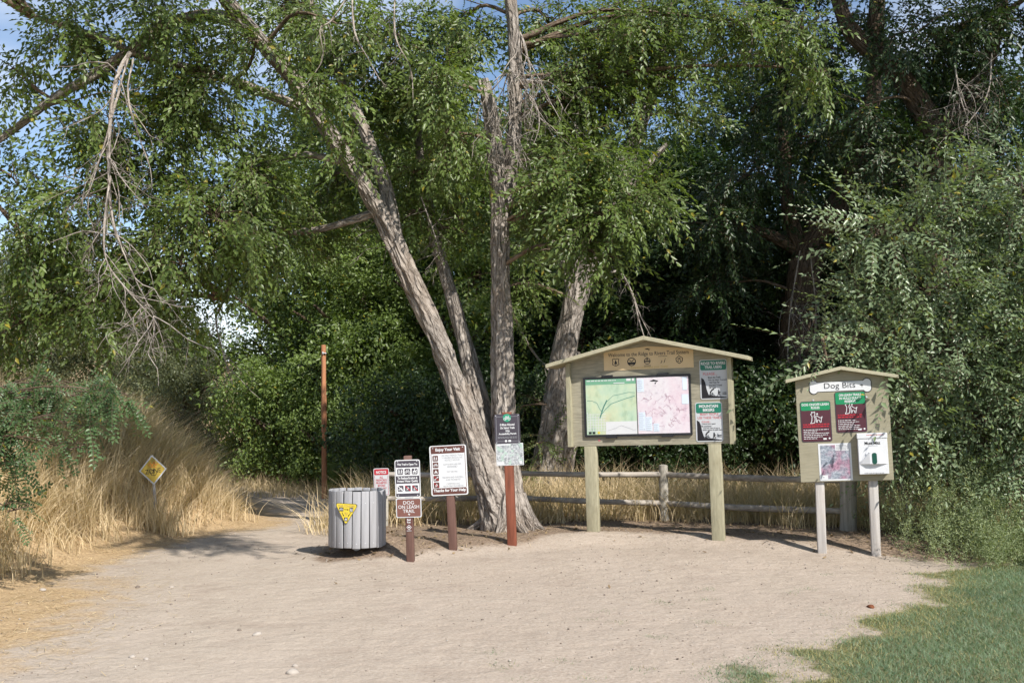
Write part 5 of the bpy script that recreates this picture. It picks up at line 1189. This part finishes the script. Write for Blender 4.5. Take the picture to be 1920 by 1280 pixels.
# weeds at the right
wl = MB(); N = 700
x = rng.uniform(3.9, 7.4, N); y = rng.uniform(10.3, 13.2, N)
k = rng.random(N) < sstep(10.5, 11.2, y - .0 + .35*(x - 4.6)) * sstep(3.95, 4.5, x) * sstep(13.0, 11.6, y); x, y = x[k], y[k]; N = len(x); z = height(x, y)
tall = rng.uniform(.25, 1.0, N) * (.5 + .5*sstep(10.7, 11.8, y))
for f in np.linspace(0, .9, 6):
    for rep in range(3):
        dv = np.stack([rng.normal(0, .5, N), rng.normal(0, .5, N), rng.uniform(.3, 1.2, N)], 1)
        put_sprays(wl, 'weed', np.stack([x + rng.normal(0, .05, N), y + rng.normal(0, .05, N), z + tall*f], 1), dv, rng.uniform(.6, 1.1, N)*(.5 + .5*tall), rng.random(N))
o = wl.build('weeds', M['weed_leaf']); tag(o, 'tangle of pale green weeds between the saplings and the lawn', 'weeds', kind='stuff')
# ------------------------------------------------------------------ loose straw, pebbles, stones
n = 26000; x = rng.uniform(-6.5, -1.2, n); y = rng.uniform(4.5, 15, n)
k = rng.random(n) < m_straw(x, y)**1.6 * sstep(.35, .6, fbm(x*2.5, y*2.5, 7) + .06); x, y = x[k], y[k]
x2 = rng.uniform(-2.2, 5.5, 5000); y2 = rng.uniform(11.6, 15, 5000); k = rng.random(5000) < m_wood(x2, y2)*.8; x = np.r_[x, x2[k]]; y = np.r_[y, y2[k]]; n = len(x)
a = rng.uniform(0, 6.28, n); l = rng.uniform(.03, .14, n)[:, None]/2; wd = rng.uniform(.002, .005, n)[:, None]/2
t_ = np.stack([np.cos(a), np.sin(a), rng.normal(0, .12, n)], 1); s_ = np.stack([-np.sin(a), np.cos(a), np.zeros(n)], 1); c = np.stack([x, y, height(x, y) + .012], 1)
V_ = np.stack([c - t_*l - s_*wd, c + t_*l - s_*wd, c + t_*l + s_*wd, c - t_*l + s_*wd], 1)
mb = MB(); mb.add(V_.reshape(-1, 3), np.arange(4*n).reshape(-1, 4), None, np.repeat(np.clip(rng.random(n)*.95, 0, .94), 4))
o = mb.build('straw_litter', M['dry_straw']); tag(o, 'loose straw and dead stems strewn along the edge of the dirt', 'straw', kind='stuff')
def stone_mat():
    m, nt, b = mat_base('stone', .85, .2); r = attr(nt, 'rnd'); co = obj_co(nt)
    c = ramp(nt, r, [(0, (.16, .13, .105)), (.5, (.33, .28, .235)), (1, (.48, .44, .39))])
    c = mixc(nt, .4, c, ramp(nt, noise(nt, co, 60, 4), [(.3, (.22, .18, .15)), (.7, (.55, .50, .45))]), 'MULTIPLY'); c = mixc(nt, .5, c, ramp(nt, r, [(0, (.16, .13, .105)), (.5, (.33, .28, .235)), (1, (.48, .44, .39))]))
    nt.links.new(c, b.inputs['Base Color']); M['stone'] = m
stone_mat()
OCT = np.array([[1,0,0],[-1,0,0],[0,1,0],[0,-1,0],[0,0,1],[0,0,-1]], float); OF = np.array([[0,2,4],[2,1,4],[1,3,4],[3,0,4],[2,0,5],[1,2,5],[3,1,5],[0,3,5]])
n = 9000; x = rng.uniform(-4.2, 4.2, n); y = 4.8 + 9 * rng.random(n)**1.3
k = (x < lawn_x(y) + .1) & (x > toe_x(y) - .2) & (rng.random(n) < .25 + .75*sstep(.4, .65, fbm(x*.8, y*.8, 41))); x, y = x[k], y[k]; n = len(x)
r_ = .0028 + .009*rng.random(n)**4
c = np.stack([x, y, height(x, y) + r_*.25], 1)
V_ = c[:, None] + OCT[None]*r_[:, None, None]*rng.uniform(.6, 1.35, (n, 6, 1))*[1, 1, .7]
mb = MB(); mb.add(V_.reshape(-1, 3), (np.arange(n)[:, None, None]*6 + OF[None]).reshape(-1, 3), None, np.repeat(rng.random(n), 6))
o = mb.build('gravel', M['stone']); tag(o, 'fine gravel and pebbles scattered over the dirt', 'gravel', kind='stuff')
import bmesh
def stone(px, py, wpx, label, tone=.6, seed=0, mat='stone'):
    p = G(px, py); r = wpx * p[1] / F_PX / 2; g = np.random.default_rng(seed)
    bm = bmesh.new(); bmesh.ops.create_icosphere(bm, subdivisions=2, radius=1)
    v = np.array([q_.co[:] for q_ in bm.verts]); f = [[q_.index for q_ in fc.verts] for fc in bm.faces]; bm.free()
    nn = fbm(v[:, 0]*1.3 + seed, v[:, 1]*1.3, v[:, 2]*1.3, 2)
    v = v * (.65 + .75*nn)[:, None] * [r, r*.8, r*.55]
    mb = MB(); mb.add(v, f, None, tone); o = mb.build('stone', M[mat], None, False); o.location = (p[0], p[1], p[2] + r*.12); o.rotation_euler = (0, 0, seed)
    tag(o, label, 'stone', 'loose stones on the dirt')
simple('rusty_clod', (.16, .06, .03), .9, .1, .3, 40, .4)
stone(554, 1248, 13, 'small pale stone near the bottom edge of the dirt', .7, 3)
stone(548, 1262, 26, 'flat broad stone sunk in the dirt at the bottom edge', .8, 4)
stone(258, 1101, 11, 'dark pebble on the dirt below the grassy bank', .1, 5)
stone(449, 1181, 9, 'small dark pebble in the middle of the trail', .15, 6)
stone(322, 1101, 10, 'pale pebble in the dirt just beside the dark pebble', .75, 7)
stone(248, 1232, 16, 'pair of pale stones, the larger one, near the straw edge', .85, 8)
stone(274, 1236, 11, 'pair of pale stones, the smaller one, near the straw edge', .8, 9)
stone(482, 1190, 18, 'flat light stone set flush in the trail', .85, 10)
stone(1633, 1138, 17, 'rust brown clod lying at the edge of the lawn', .0, 11, 'rusty_clod')
stone(80, 1106, 14, 'pale stone lying in the straw under the bank', .8, 12)

n = 5200; x = rng.uniform(-2.6, 5.6, n); y = rng.uniform(9.5, 15.5, n); k = rng.random(n) < .006 + .75*m_wood(x, y); x, y = x[k], y[k]; n = len(x)
a = rng.uniform(0, 6.28, n); l = rng.uniform(.012, .035, n)[:, None]; t_ = np.stack([np.cos(a), np.sin(a), rng.normal(0, .3, n)], 1); s_ = np.stack([-np.sin(a), np.cos(a), rng.normal(0, .4, n)], 1)
c = np.stack([x, y, height(x, y) + .014], 1); V_ = np.stack([c - t_*l, c - s_*l*.45, c + t_*l, c + s_*l*.45], 1)
mb = MB(); mb.add(V_.reshape(-1, 3), np.arange(4*n).reshape(-1, 4), None, np.repeat(rng.random(n)*.7, 4))
leaf_mat('dead_leaf', (.10, .065, .035), (.27, .19, .10), (.25, .18, .10), trans=.1, gloss=.7)
o = mb.build('leaf_litter', M['dead_leaf']); tag(o, 'fallen brown leaves and bits strewn around the sign posts', 'leaves', kind='stuff')
